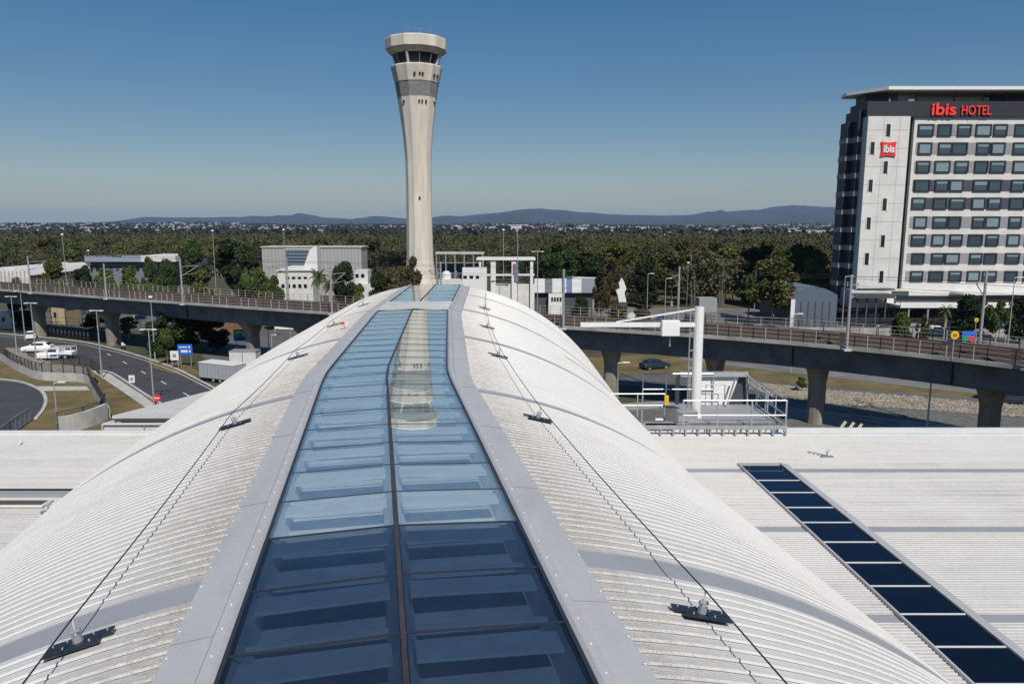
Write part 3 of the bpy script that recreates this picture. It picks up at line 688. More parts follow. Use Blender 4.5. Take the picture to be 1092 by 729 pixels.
# ================================================================== CONTROL TOWER
TY = 226.0; TX = -27.9
tw = thing('control_tower', 'tall pale concrete airport control tower flaring to a wide windowed cab', 'tower', (TX,TY,0))
def tz(py, r=7.0): return Q(446,py,TY-r).z
def tr(wpx, py): return wpx/2/FP*(TY-1)/ray(446,py)[1]
def part_lathe(name, rows, m, n=12, par=tw):
    b = MB(); b.lathe((TX,TY,0), [(tr(w,y)*1.02, tz(y, tr(w,y))) for w,y in rows], n, ph=math.pi/12); return b.build(name, m, par)
b = MB(); b.lathe((TX,TY,0), [(5.6,0),(5.0,3),(tr(33,298),tz(298,tr(33,298))),(tr(29,278),tz(278,tr(29,278))),(tr(28,250),tz(250,tr(28,250))),(tr(27.3,200),tz(200,tr(27.3,200))),(tr(28,170),tz(170,tr(28,170))),(tr(31,150),tz(150,tr(31,150))),(tr(34.5,132),tz(132,tr(34.5,132))),(tr(38,118),tz(118,tr(38,118))),(tr(42,101.5),tz(101.5,tr(42,101.5)))],12,ph=math.pi/12); b.build('shaft', M_tower, tw)
part_lathe('panel_band', [(41.5,101.5),(46,85)], M_towerg)
part_lathe('upper_drum', [(47,85),(54.5,67.5),(52.5,66.5)], M_tower)
part_lathe('cab_window', [(42,66.5),(51,53.5)], M_dglass)
part_lathe('cab_roof', [(50,53.6),(58,51),(64.5,47),(65.5,36),(64,35.2),(60,35.0)], M_tower)
part_lathe('eave_soffit', [(50.5,54.2),(52.5,53.2),(50,52.6)], M_white)
for i in range(12):
    t = math.pi/12+2*math.pi*i/12; r0 = tr(43.5,66.5)*1.02; r1 = tr(52,54)*1.02
    m = MB(); w = .55 if i in (8,11) else .16
    m.beam((TX+r0*math.cos(t),TY+r0*math.sin(t),tz(66.5)),(TX+r1*math.cos(t),TY+r1*math.sin(t),tz(53.8)),w,w); m.build('mullion', M_tower if w > .3 else M_galvd, tw)
for (px,py,w) in ((442,78,1.6),(447.5,78,1.6),(450.5,78,1.6),(462,78.5,1.6),(465,78.5,1.6),(430,107.5,1.2),(447,107.5,1.3),(450,107.5,1.3),(454,107.5,1.3),(462,107.5,1.3),(447.5,211,1.4)):
    rr = np.interp(py,[67.5,85,101.5,118,211],[tr(54.5,67.5),tr(47,85),tr(42,101.5),tr(38,118),tr(27.5,211)])*1.02; zz = tz(py, rr)
    x = Q(px,py,TY-rr).x-TX; y_ = -math.sqrt(max(rr*rr-x*x, .1))*.985
    a = math.atan2(y_,x)+math.pi/2
    m = MB(); m.box((TX+x,TY+y_,zz),(w*.36,.35,.75), rz=a); m.build('window', M_dglass, tw)
for (dx,h) in ((-5,2.2),(-2,3.2),(1.5,2.5),(4.5,3.4),(6,1.8)):
    m = MB(); m.tube((TX+dx,TY-2,tz(35.5)),(TX+dx,TY-2,tz(35.5)+h),.06,.03); m.build('antenna', M_galvd, tw)
m = MB(); railing(m, [(TX+8.2*math.cos(a),TY+8.2*math.sin(a),tz(35.2)) for a in [i*math.pi/8 for i in range(17)]], .9, 3, rails=(1.0,), rp=.05, rr=.04); m.build('roof_railing', M_galvd, tw)
# ================================================================== HOTEL
HY = 150.0
def hX(px, py=210, Y=HY): return Q(px,py,Y).x
def hZ(py, Y=HY): return Q(980,py,Y).z
ht = thing('hotel_building', 'white and charcoal multistorey hotel with red roof lettering at the right', 'building', (hX(1000),HY,0))
xs0, xs1, xm = hX(917), hX(961), hX(969); XR = 116.0
ztopw = hZ(125); zpar = hZ(108.5); zroof0 = hZ(97.6); zroof1 = hZ(94.0); zg = hZ(309)
m = MB(); m.bb(xm,XR,HY,HY+7,zg,ztopw); m.build('front_wall', M_offw, ht)
m = MB(); m.bb(xs0,xs1,HY-1.2,HY+6.9,hZ(307),ztopw); m.build('stair_tower', M_offw, ht)
m = MB(); m.bb(xs1,xm,HY+.9,HY+6.8,zg-2,ztopw); m.build('glazed_slot', M_dglass, ht)
m = MB()
m.bb(xs0,XR,HY-.5,HY+7,ztopw,zpar); m.build('parapet', M_char, ht)
m = MB(); m.bb(xs0-.8,xs0,HY+1.0,HY+7,zg-4,ztopw+1.5); m.bb(xs0-1.8,xs0-.8,HY+3.6,HY+6.8,zg-4,ztopw-.5); m.build('side_wing', M_char, ht)
# plant level + roof
m = MB(); m.bb(xs0+1,hX(948),HY+3,HY+7,zpar,zroof0); m.build('plant_room', M_dgrey, ht); m = MB(); m.bb(hX(1060),XR,HY+4,HY+7,zpar,zroof0); m.build('plant_room', M_dgrey, ht)
m = MB(); m.bb(hX(985),hX(1058),HY+4,HY+6.5,zpar,zroof0-.5); m.box((hX(962),HY+4,zpar+1),(2.6,2,1.6)); m.build('plant_enclosure', M_white, ht)
m = MB()
for px in (950,970,1010,1040,1065,1085): m = MB(); m.beam((hX(px),HY+.6,zpar),(hX(px),HY+.6,zroof0),.25,.25); m.build('roof_post', M_dgrey, ht)
m = MB(); m.prism([(hX(934),HY-2.0),(XR+2,HY-2.0),(XR+2,HY+9),(xs0-1.2,HY+9),(xs0-1.9,HY+5)],zroof0,zroof1); m.build('roof_slab', M_white, ht)
rows = [139,158.5,178,198,217,237,256,275.5,294.5]
ftr = hZ(158.5)-hZ(178)
cols = {0:[987,1007,1028,1048.5,1066.5,1089],1:[986,1007.5,1023,1048,1064,1088],2:[984,1004.5,1025,1046,1063.5,1087],3:[983,1004,1019.5,1045.5,1060.5,1085],4:[979,1002,1020.5,1043,1060,1084],
        5:[981,1002,1017.5,1043,1058,1082],6:[979,1000,1019,1039.5,1057.5,1080],7:[978.5,999.5,1015,1040,1055.5,1079],8:[977,997.5,1018,1037.5,1054.5,1077.5]}
for r, py in enumerate(rows):
    z = hZ(py); hh = ftr*(.64 if r < 7 else .60)
    m = MB(); m.bb(xm+.6,XR-.05,HY-.05,HY+.1,z-hh/2,z+hh/2); m.build('cladding_band', M_dgrey if r in (3,4) else M_greyp, ht)
    fx = FP/(HY)   # px per metre approx
    lst = list(cols[r]); 
    xs = [hX(p,py) for p in lst]; k0 = xs[-1]
    while k0 < XR-8: k0 += 3.75; xs.append(k0)
    for i, x in enumerate(xs):
        w = 2.75 if (i+r)%3 else 3.1
        if r >= 5: w *= .95
        m = MB(); zz0, zz1 = z-hh*.52, z+hh*.52
        m.bb(x-w/2,x+w/2,HY-.26,HY-.02,zz1-.28,zz1); m.bb(x-w/2,x+w/2,HY-.26,HY-.02,zz0,zz0+.28); m.bb(x-w/2,x-w/2+.28,HY-.26,HY-.02,zz0+.28,zz1-.28); m.bb(x+w/2-.28,x+w/2,HY-.26,HY-.02,zz0+.28,zz1-.28)
        f = m.build('window', M_char, ht)
        m = MB(); m.bb(x-w/2+.28,x+w/2-.28,HY-.12,HY-.06,zz0+.28,zz1-.28); m.build('pane', M_pane, f)
        if (i*5+r*3) % 4 != 1:
            m = MB(); fr = [.45,1.0,.3,.5][(i*3+r*5)%4]; m.bb(x-w/2+.30,x+w/2-.30,HY-.15,HY-.125,zz1-.28-(zz1-zz0-.56)*fr+.02,zz1-.3); m.build('blind', M_panel, f)
for py in list(np.arange(129,305,19.4)):       # slab edges showing in the slot, bands on the dark wing
    z = hZ(py+19.0); 
    m = MB(); m.bb(xs1+.02,xs1+.5,HY+.2,HY+.88,z-.5,z+.5); m.build('slab_edge', M_offw, ht)
    m = MB(); m.bb(xs0-.88,xs0-.72,HY+.92,HY+3.5,z-.5,z+.5); m.bb(xs0-.72,xs0-.02,HY+.92,HY+1.06,z-.5,z+.5); m.bb(xs0-1.9,xs0-1.74,HY+3.5,HY+6.9,z-.5,z+.5); m.bb(xs0-1.74,xs0-.88,HY+3.5,HY+3.65,z-.5,z+.5); m.build('wing_band', M_greyp, ht)
for i, (px,py) in enumerate(((947,139),(930,158),(944,178.5),(928,198),(943,218),(926,238),(941,257),(924,276),(939.5,295))):
    x = hX(px,py,HY-1.2); z = hZ(py,HY-1.2); m = MB(); m.bb(x-.38,x+.38,HY-1.26,HY-1.19,z-1.15,z+1.15); f = m.build('slot_window', M_dglass, ht)
    m = MB(); m.bb(x+.38,x+.52,HY-1.4,HY-1.19,z-1.2,z+1.2); m.bb(x-.5,x-.38,HY-1.3,HY-1.19,z-1.2,z+1.2); m.build('reveal', M_white, f)
for k in range(10):
    z = hZ(148.5+19.4*k-9); m = MB(); m.bb(xs0+.02,xs1-.02,HY-1.215,HY-1.195,z-.035,z+.035); m.build('panel_joint', M_greyp, ht)
for x in (xs0+3.1, xs0+6.3): m = MB(); m.bb(x-.03,x+.03,HY-1.212,HY-1.196,hZ(300),ztopw-.1); m.build('panel_joint', M_greyp, ht)
# lettering
def letters(txt, px, py0, height_px, wpx, Y, m, par, bold, nm='sign_letters'):
    me, mxy = text_mesh(txt, 1.0, .12, bold, None); h = hZ(py0-height_px,Y)-hZ(py0,Y); w = hX(px+wpx,py0,Y)-hX(px,py0,Y)
    co = np.empty(len(me.vertices)*3); me.vertices.foreach_get('co', co); co = co.reshape(-1,3)
    co[:,0] *= w/co[:,0].max(); co[:,1] *= h/co[:,1].max(); 
    z0 = hZ(py0,Y); x0 = hX(px,py0,Y); of = wloc(par)
    out = np.stack([co[:,0]+x0-of.x, Y-co[:,2]*2-of.y, co[:,1]+z0-of.z],1)
    me.vertices.foreach_set('co', out.ravel()); me.update(); me.materials.append(m); return mesh_obj(nm, me, par)
letters('ibis', 993, 122.5, 12.5, 26, HY-.75, M_redlit, ht, .02)
letters('HOTEL', 1025, 122.5, 10, 31.5, HY-.75, M_redlit, ht, .004)
lg = MB(); cx, cz = hX(947.5,159,HY-1.45), hZ(159,HY-1.45); s = 1.42; ring = []
for k in range(4):
    c0 = [(-1,-1),(1,-1),(1,1),(-1,1)][k]; c1 = [(-1,-1),(1,-1),(1,1),(-1,1)][(k+1)%4]
    for j in range(6):
        t = j/6; x = c0[0]+(c1[0]-c0[0])*t; z = c0[1]+(c1[1]-c0[1])*t; q = 1-.12*math.sin(math.pi*t); ring.append((x*(q if k in (1,3) else 1), z*(q if k in (0,2) else 1)))
n = len(ring); lg.add([(cx+x*s*1.05,HY-1.5,cz+z*s) for x,z in ring]+[(cx+x*s*1.05,HY-1.2,cz+z*s) for x,z in ring], [tuple(range(n)), tuple(range(2*n-1,n-1,-1))]+[(i,n+i,n+(i+1)%n,(i+1)%n) for i in range(n)])
lgo = lg.build('logo_sign', M_red, ht)
letters('ibis', 941.8, 162.5, 8, 11.5, HY-1.56, M_white, lgo, .03, 'lettering')
# podium
m = MB(); m.bb(hX(912),XR,HY-.8,HY+7,3.6,zg+.2) ; m.build('podium_wall', M_offw, ht)
m = MB(); m.bb(hX(914),XR,HY-1.0,HY+6.9,0,3.6); m.bb(hX(962),XR,HY-1.0,HY-.82,zg-2.3,zg-1.1); m.build('podium_glazing', M_dglass, ht)
m = MB(); m.bb(hX(950),XR,HY-7,HY-.8,4.2,4.7); m.bb(hX(1020),XR,HY-5.5,HY-.8,6.6,7.0); m.bb(hX(950),XR,HY-7.05,HY-6.8,4.25,5.3); m.build('canopy', M_white, ht)
m = MB()
for px in (915,925,935,945,955): m.beam((hX(px),HY-3,0),(hX(px),HY-3,5.8),.3,.3)
m.bb(hX(911),hX(952),HY-4,HY-.8,5.8,6.6); m.build('entrance_portal', M_dgrey, ht)
m = MB()
for px in (960,980,1000,1020,1040,1060,1080): m.beam((hX(px),HY-6.6,0),(hX(px),HY-6.6,4.2),.3,.3)
m.build('canopy_post', M_galvd, ht)
m = MB(); m.bb(hX(957),hX(975),HY-.95,HY-.82,zg-1.2,zg-.2); m.build('green_glazing', mat('green_glass',(.05,.09,.08),.15,spec=.8), ht)
# low blue grey shed left of hotel
sh = thing('curved_roof_shed', 'blue grey shed with curved roof beside the left corner of the hotel', 'shed', (hX(868),148,0))
xa_, xb_ = Q(847,320,146).x, Q(893,320,146).x; zt_ = Q(868,306,146).z
m = MB(); npt = 10; prof = [(xa_+(xb_-xa_)*i/npt, 5.2+(zt_-5.2)*math.sin(math.pi*(.15+.7*i/npt))) for i in range(npt+1)]
m.add([(x,146,z) for x,z in prof]+[(x,166,z) for x,z in prof],[(i,i+1,npt+2+i,npt+1+i) for i in range(npt)]); m.build('roof', mat('roof_bluegrey',(.16,.19,.24),.5,var=.1), sh)
m = MB(); m.add([(x,146.05,z-.05) for x,z in prof]+[(x,146.05,0) for x,z in prof],[(i,npt+1+i,npt+2+i,i+1) for i in range(npt)]); m.bb(xa_,xa_+.2,146.1,166,0,5.5); m.build('wall', mat('wall_bluegrey',(.09,.12,.16),.6,var=.1), sh)
m = MB(); m.beam((xa_-.3,145.9,0),(xa_-.3,145.9,5.6),.8,.4); m.build('white_post', M_white, sh)
m = MB()
for i in range(1,6): m.beam((xa_+(xb_-xa_)*i/6,145.95,0),(xa_+(xb_-xa_)*i/6,145.95,5.2),.1,.08)
m.build('wall_rib', M_dgrey, sh)
# ================================================================== MID BUILDINGS
def bxY(px0,px1,pyt,Y,depth,z0=0,pyb=None):
    a = Q(px0,(pyt),Y); b = Q(px1,pyt,Y); zb = z0 if pyb is None else Q(px0,pyb,Y).z
    return a.x,b.x,Y,Y+depth,zb,a.z
def windows(par, px0, px1, n, py0, py1, Y, m=M_dglass):
    for i in range(n):
        x0 = px0+(px1-px0)*i/n; x1 = x0+(px1-px0)/n*.6; a = Q(x0,py0,Y); b = Q(x1,py1,Y)
        w = MB(); w.bb(a.x,b.x,Y-.06,Y+.04,b.z,a.z); w.build('window', m, par)
t = thing('hangar_shed', 'large pale grey metal shed with louvred panel behind the rail viaduct', 'shed', (Q(330,300,215).x,215,0))
m = MB(); x0,x1,ya,yb,z0,z1 = bxY(279,385,264,215,9); m.bb(x0,x1,ya,yb,z0,z1); m.build('wall', mat('shed_cladding',(.37,.37,.36),.6,var=.1,scale=.6,stretch=(3,1,.1)), t)
m = MB(); m.bb(x0-.3,x1+.3,ya-.3,yb+.3,z1,z1+.35); m.build('roof', M_concl, t)
m = MB()
i = 0
xx = x0+.8
while xx < x1-.5: m.bb(xx,xx+.12,ya-.1,ya-.02,z0,z1-.1); xx += 1.0
m.build('cladding_rib', M_galvd, t)
m = MB()
for i in range(7): a = Q(305,266+i*3.6,214.8); b = Q(339,268+i*3.6,214.8); m.bb(a.x,b.x,214.5,214.95,b.z,a.z)
m.build('louvre_panel', mat('louvre',(.16,.2,.25),.5), t)
m = MB(); a = Q(304.5,265,214.96); b = Q(340,291,214.96); m.bb(a.x,b.x,214.9,214.98,b.z,a.z); m.build('louvre_backing', M_offw, t)
t = thing('white_plant_building', 'white stepped plant building in front of the pale grey shed', 'building', (Q(320,300,190).x,190,0))
m = MB(); m.bb(*bxY(296,333,289,190,7)); m.bb(*bxY(306,326,284,191,5)); m.build('wall', M_offw, t)
m = MB(); a = bxY(295,334,288.4,189.6,7.8); m.bb(a[0],a[1],a[2],a[3],a[5]-.1,a[5]+.3); m.build('roof', M_white, t)
windows(t, 294, 300, 1, 298, 303, 190); windows(t, 305, 330, 4, 295, 297.5, 190); windows(t, 300, 330, 5, 303, 307, 190); 
m = MB(); a = Q(322,285,190.5); m.add([(a.x,190.5,a.z-1),(a.x+4,190.5,a.z-1),(a.x+4,190.5,a.z+5.5),(a.x+2.2,190.5,a.z+4.6),(a.x,193.5,a.z-1),(a.x+4,193.5,a.z-1),(a.x+4,193.5,a.z+5.5),(a.x+2.2,193.5,a.z+4.6)],[(0,1,2,3),(7,6,5,4),(0,3,7,4),(3,2,6,7),(1,5,6,2)]); m.build('rooftop_duct', M_white, t)
t = thing('white_stair_block', 'narrow white stair block at the right end of the pale grey shed', 'building', (Q(388,300,188).x,188,0))
m = MB(); m.bb(*bxY(378,392,288,188,5)); m.bb(*bxY(380,398,303,186,2.0)); m.build('wall', M_offw, t)
windows(t, 379, 391, 2, 292, 296, 188); windows(t, 379, 391, 2, 306, 311, 186)
t = thing('long_terminal_building', 'long low building with a pale metal roof far behind the left trees', 'building', (Q(125,285,250).x,250,0))
m = MB(); m.bb(*bxY(90,182,280,250,30)); m.build('wall', mat('wall_greyblue',(.16,.17,.20),.6), t)
m = MB(); a = Q(92,278,249); b = Q(150,271,262); 
m.add([(Q(92,279,249).x,248,Q(92,279,249).z),(Q(160,279,249).x,248,Q(160,279,249).z),(Q(156,271,275).x,275,Q(156,272,275).z),(Q(90,272,275).x,275,Q(90,272,275).z)],[(0,1,2,3)]); 
m.bb(Q(60,281,246).x,Q(92,281,246).x,246,250,Q(60,283,246).z,Q(60,280.5,246).z); m.build('roof', M_galv, t)
m = MB(); m.bb(Q(150,276,245).x,Q(187,276,245).x,245,262,Q(150,279,245).z,Q(150,272.5,245).z); m.build('side_roof', M_offw, t)
windows(t, 95, 180, 12, 284, 289, 250)
t = thing('white_vaulted_shed', 'white vaulted shed at the far left edge behind the viaduct', 'shed', (Q(10,300,200).x,200,0))
m = MB(); 
for k in range(2):
    xa_, xb_ = Q(-10+20*k,290,200).x, Q(10+20*k,290,200).x; zt_ = Q(0,285,200).z; pr = [(xa_+(xb_-xa_)*i/8, zt_-2.2+2.2*math.sin(math.pi*i/8)) for i in range(9)]
    m.add([(x,200,z) for x,z in pr]+[(x,230,z) for x,z in pr],[(i,i+1,10+i,9+i) for i in range(8)]); m.add([(x,200.02,z) for x,z in pr]+[(x,200.02,0) for x,z in pr],[(i,9+i,10+i,i+1) for i in range(8)])
m.build('vault', M_offw, t)
m = MB()
for i in range(9): x = Q(-8+i*4.2,290,199.9).x; m.bb(x,x+.12,199.85,199.95,0,Q(0,289,200).z)
m.build('wall_rib', M_galvd, t)
t = thing('white_cabin', 'white box cabin at the left edge below the viaduct', 'cabin', (Q(3,340,144).x,144,0))
m = MB(); m.bb(*bxY(-8,12,335,144,5)); m.build('wall', M_offw, t)
m = MB(); a = bxY(-9,13,335,143.8,5.4); m.bb(a[0],a[1],a[2],a[3],a[5],a[5]+.2); m.build('roof', M_white, t); windows(t,-4,8,2,338,343,144)
t = thing('tan_kiosk', 'tan rendered kiosk seen under the left end of the viaduct', 'kiosk', (Q(61,335,150).x,150,0))
m = MB(); m.bb(*bxY(54,68,326,150,6)); m.build('wall', mat('tan_render',(.42,.33,.2),.8,var=.1), t)
m = MB(); a = bxY(53,69,326,149.7,6.6); m.bb(a[0],a[1],a[2],a[3],a[5],a[5]+.25); m.build('roof', M_galvd, t); windows(t,57,65,1,333,338,150)
# right of tower
t = thing('steel_frame_canopy', 'grey steel frame canopy standing beside the foot of the control tower', 'canopy', (Q(480,290,190).x,190,0))
m = MB(); a = bxY(464,516,269,190,5); m.bb(a[0],a[1],a[2],a[3],a[5]-.5,a[5]); m.build('roof', M_concl, t)
m = MB()
for i in range(6):
    x = a[0]+.3+(a[1]-a[0]-.6)*i/5; m.beam((x,190.3,0),(x,190.3,a[5]-.5),.3,.3); m.beam((x,194,0),(x,194,a[5]-.5),.3,.3)
for zz in (.35,.6,.8): m.beam((a[0]+.3,190.3,a[5]*zz),(a[1]-.3,190.3,a[5]*zz),.2,.2)
m.build('frame', M_galvd, t)
m = MB(); m.bb(a[0]+1,a[1]-1,194.3,194.6,a[5]*.35,a[5]-3.2); m.build('dark_infill', M_dgrey, t)
t = thing('white_annex_building', 'white annex with a row of small square windows beside the steel canopy', 'building', (Q(505,300,170).x,170,0))
m = MB(); m.bb(*bxY(493,519,285.5,170,3)); m.build('wall', M_white, t); windows(t,494,514,3,294,297,170)
m = MB(); m.bb(*bxY(468,493,298,170,3)); m.build('low_wing', M_offw, t)
m = MB(); a = bxY(471,480,289,171,3); m.lathe((a[0]+1,172,0),[(1.1,0),(1.1,a[5]-.6),(.6,a[5]-.1),(.1,a[5])],10); m.build('tank', M_white, t)
t = thing('open_concrete_frame', 'open white concrete frame structure between the tower and the right hand poles', 'structure', (Q(540,300,150).x,150,0))
FY = 150; m = MB()
a = Q(508,275,FY); b = Q(571,275,FY); m.bb(a.x,b.x,FY-.3,FY+1.2,a.z-.45,a.z); m.bb(a.x,b.x,FY+5,FY+5.6,a.z-.45,a.z); a = Q(514,292,FY); b = Q(570,292,FY); m.bb(a.x,b.x,FY,FY+.4,a.z-.4,a.z); 
m.build('beam', M_white, t)
for px, w in ((512,.4),(526,1.0),(548,.9),(567,.6)):
    m = MB(); x = Q(px,290,FY).x; m.bb(x-w/2,x+w/2,FY-.1,FY+.5,0,Q(512,277,FY).z-.4); m.build('column', M_white, t)
m = MB(); a = Q(523,303,FY); b = Q(570,325,FY); m.bb(a.x,b.x,FY+.6,FY+1.0,0,a.z); m.build('base_wall', M_offw, t)
m = MB(); x = Q(549,290,FY-.5).x; m.bb(x-.1,x+.5,FY-.3,FY-.15,Q(549,300,FY).z,Q(549,281,FY).z); m.build('red_blue_banner', mat('banner_blue',(.13,.19,.33),.6), t)
m = MB(); m.bb(x-.35,x-.12,FY-.3,FY-.15,Q(549,292,FY).z,Q(549,281,FY).z); m.build('red_banner', M_red, t)
t = thing('striped_roof_terminal', 'low building with alternating white and dark roof panels right of the concrete frame', 'building', (Q(600,310,160).x,160,0))
pz = [(570,'w'),(581,'d'),(589,'w'),(599,'d'),(602,'w'),(604,'b'),(610,'w'),(620,'g'),(634,'g')]
for i, (px, k) in enumerate(pz[:-1]):
    nx = pz[i+1][0]; a = Q(px,297,168); b = Q(nx,297,168); c = Q(nx,311,158); d = Q(px,311,158)
    m = MB(); m.add([a,b,c,d,a-Vector((0,0,.25)),b-Vector((0,0,.25)),c-Vector((0,0,.25)),d-Vector((0,0,.25))],[(0,1,2,3),(7,6,5,4),(3,2,6,7),(0,3,7,4),(1,5,6,2)]); m.build('roof_panel', {'w':M_offw,'d':M_concd,'b':MATS['banner_blue'],'g':M_galvd}[k], t)
m = MB(); a = Q(570,312,159); b = Q(632,312,159); m.bb(a.x,b.x,159,168,0,a.z-.1); m.build('wall', M_dgrey, t)
m = MB(); a = Q(585,313,157.5); b = Q(602,325,157.5); m.bb(a.x,b.x,157.5,158.9,0,a.z); m.build('white_bay', M_white, t); windows(t,588,600,4,317,321,157.4)
t = thing('small_grey_shed', 'small grey shed with pale roof left of the white pointed shape', 'shed', (Q(628,305,180).x,180,0))
m = MB(); m.bb(*bxY(612,636,297,180,8)); m.build('wall', M_galvd, t); m = MB(); a = bxY(611,637,297,179.7,8.6); m.bb(a[0],a[1],a[2],a[3],a[5],a[5]+.25); m.build('roof', M_offw, t)
# aircraft-tail like white shape
t = thing('white_angular_sculpture', 'white angular pointed sculpture standing before the forest edge', 'sculpture', (Q(662,320,165).x,165,0))
a = lambda x,y: Q(x,y,165); pts = [a(660,322),a(668,322),a(666,312),a(668,308),a(665,299),a(663,296),a(660,302),a(661,307),a(657,310),a(659,315)]
m = MB(); n = len(pts); m.add([p for p in pts]+[p+Vector((0,1.2,0)) for p in pts],[tuple(range(n-1,-1,-1)),tuple(range(n,2*n))]+[(i,(i+1)%n,n+(i+1)%n,n+i) for i in range(n)]); m.build('body', M_white, t)
m = MB(); p = a(664,322); m.bb(p.x-1.0,p.x+1.0,164.8,166.4,0,max(.4,p.z)); m.build('plinth', M_dgrey, t)
t = thing('grey_container', 'pale grey box container at the forest edge behind the davit mast', 'container', (Q(755,325,175).x,175,0))
m = MB(); a = bxY(746,765,318,172,4); m.bb(a[0],a[1],a[2],a[3],0,a[5]); m.build('body', mat('container_grey',(.30,.33,.32),.6,var=.1), t)
m = MB()
for i in range(8): x = a[0]+.4+i*(a[1]-a[0]-.6)/8; m.bb(x,x+.12,a[2]-.06,a[2]-.005,.1,a[5]-.1)
m.build('corrugation', MATS['container_grey'], t)
# distant commercial blocks
for i,(px0,px1,pyt,Y,lab) in enumerate(((545,556,241,2100,'distant white apartment block with box lift head beyond the forest, right of the tower'),(526,545,246,2100,'distant low white block beyond the forest beside the apartment block'),(840,886,246,1500,'long pale warehouse beyond the forest beside the hotel'),(693,755,248,1600,'long low white warehouse roof beyond the forest in the middle right'),(108,182,249,1700,'long pale warehouse roof beyond the forest at the left'),(5,24,251,1500,'small white warehouse beyond the forest at the far left'),(880,905,256,900,'low white farm shed on the cleared ground next to the hotel'))):
    p = Q((px0+px1)/2,260,Y); t = thing('warehouse' if i > 1 else 'apartment_block', lab, 'building', (p.x,Y,0)); a = bxY(px0,px1,pyt,Y,40)
    m = MB(); m.bb(a[0],a[1],Y,Y+40,0,a[5]); m.build('wall', M_offw, t)
    m = MB(); m.bb(a[0]-1,a[1]+1,Y-1,Y+41,a[5],a[5]+.8); m.build('roof', M_white if i < 5 else M_galv, t)
    m = MB(); m.bb(a[0]+2,a[1]-2,Y-.3,Y-.02,a[5]*.45,a[5]*.6); m.build('window', M_dglass, t)
# ================================================================== STREET FURNITURE
def lamp(px0, py0, px1, py1, label, head='T', z0=0, r=.09, Y=None, group='slim street lighting poles', mt=None, arm=.5):
    b = P(px0,py0,z0) if Y is None else Q(px0,py0,Y)
    if Y is not None: b.z = 0
    zt = Q(px1,py1,b.y).z; t = thing('street_lamp', label, 'street lamp', b, group)
    m = MB(); m.lathe((b.x,b.y,b.z),[(r*1.8,0),(r*1.8,.08),(r*1.1,.1),(r*.6,zt-b.z)],8); m.build('pole', mt or M_galv, t)
    m = MB()
    if head == 'T': m.beam((b.x-arm*1.3,b.y,zt),(b.x+arm*1.3,b.y,zt),.14,.07); m.box((b.x-arm*1.3,b.y,zt-.02),(.5,.28,.12)); m.box((b.x+arm*1.3,b.y,zt-.02),(.5,.28,.12))
    elif head == 'R': m.beam((b.x,b.y,zt),(b.x+arm*1.4,b.y,zt+.1),.08,.08); m.box((b.x+arm*1.7,b.y,zt+.08),(.75,.3,.13))
    elif head == 'L': m.beam((b.x,b.y,zt),(b.x-arm*1.4,b.y,zt+.1),.08,.08); m.box((b.x-arm*1.7,b.y,zt+.08),(.75,.3,.13))
    elif head == 'H': m.lathe((b.x,b.y,zt),[(.1,0),(.32,.1),(.28,.3),(.05,.4)],8)
    m.build('lamp_head', M_white, t)
    return t
lamp(18,376,13.6,316,'slim lighting pole at the far left of the main road beside the gravel')
lamp(27,363,22,310,'slim lighting pole beside the white car on the far side of the main road')
lamp(39.5,391,34.5,323,'lighting pole in front of the white utility truck')
lamp(56,353,53,323,'lighting pole at the left end of the row of traffic bollards')
lamp(71,351,70,322,'lighting pole in the middle of the row of traffic bollards','H')
lamp(89,356,87,319,'lighting pole at the right end of the row of traffic bollards')
lamp(109,403,102,331,'tall lighting pole at the corner of the footpath and the main road')
lamp(107,357,105,319,'lighting pole next to the lit pier under the viaduct','H')
lamp(129,366,124,313,'lighting pole on the far kerb of the main road between viaduct and motorcycle')
lamp(164.5,433,158.5,351,'lighting pole on the near footpath beside the no entry sign')
lamp(165.5,383,160.5,318,'lighting pole at the left of the dark tree by the blue sign','H')
lamp(61.5,451,58,408,'short lighting pole on the dry grass inside the loop road','R')
lamp(287,379,285,346,'lighting pole on the service road right of the green sign','L')
lamp(291,392,290,357,'short lamp post between the green sign and the arched roof','R')
lamp(310,368,307.5,341,'lamp pole behind the arched roof flank under the viaduct','T')
lamp(658,440,659,387,'lamp post with a white head between the arched roof and the platform','R')
lamp(987,474,991,382,'tall slim lamp post behind the right flat roof edge','L', r=.1)
G2 = 'tall masts standing behind the rail viaduct'
lamp(72,312,69,251,'tallest mast on the left standing behind the viaduct above the autumn tree','H',Y=165,group=G2)
lamp(231,318,226,247,'tall mast behind the viaduct left of the dark trees','H',Y=165,group=G2)
lamp(306,322,304,246,'tall mast in front of the pale grey shed','H',Y=165,group=G2)
lamp(537,330,537,246,'thin grey mast inside the concrete frame','H',Y=160,group=G2)
lamp(552,330,552,240,'tall mast carrying a wide lamp head above the concrete frame','T',Y=140,group=G2,arm=1.2)
lamp(573,330,572.5,268,'mast with twin white heads at the right end of the concrete frame','T',Y=140,group=G2,arm=.7)
G3 = 'poles around the parking area before the forest'
lamp(690,330,690.5,292,'lamp pole left of the far rail mast near the parked cars','R',Y=150,group=G3)
lamp(709,332,710,297,'lamp pole right of the far rail mast near the parked cars','R',Y=150,group=G3)
lamp(732,332,733,281,'brown lamp pole at the forest edge with a small white top','H',Y=165,group=G3,mt=mat('pole_brown',(.22,.14,.10),.7))
lamp(804,335,805,285,'grey lamp pole at the forest edge beside the big olive tree','R',Y=165,group=G3)
lamp(97,300,93,263+5,'thin twin mast in front of the long low building','H',Y=200,group=G3)
lamp(898,345,903,295,'thin lamp pole beside the tall rail mast at the hotel corner','R',Y=110,group=G3)
lamp(846,345,846,335,'low bollard lamp in front of the blue grey shed','R',Y=100,group=G3)
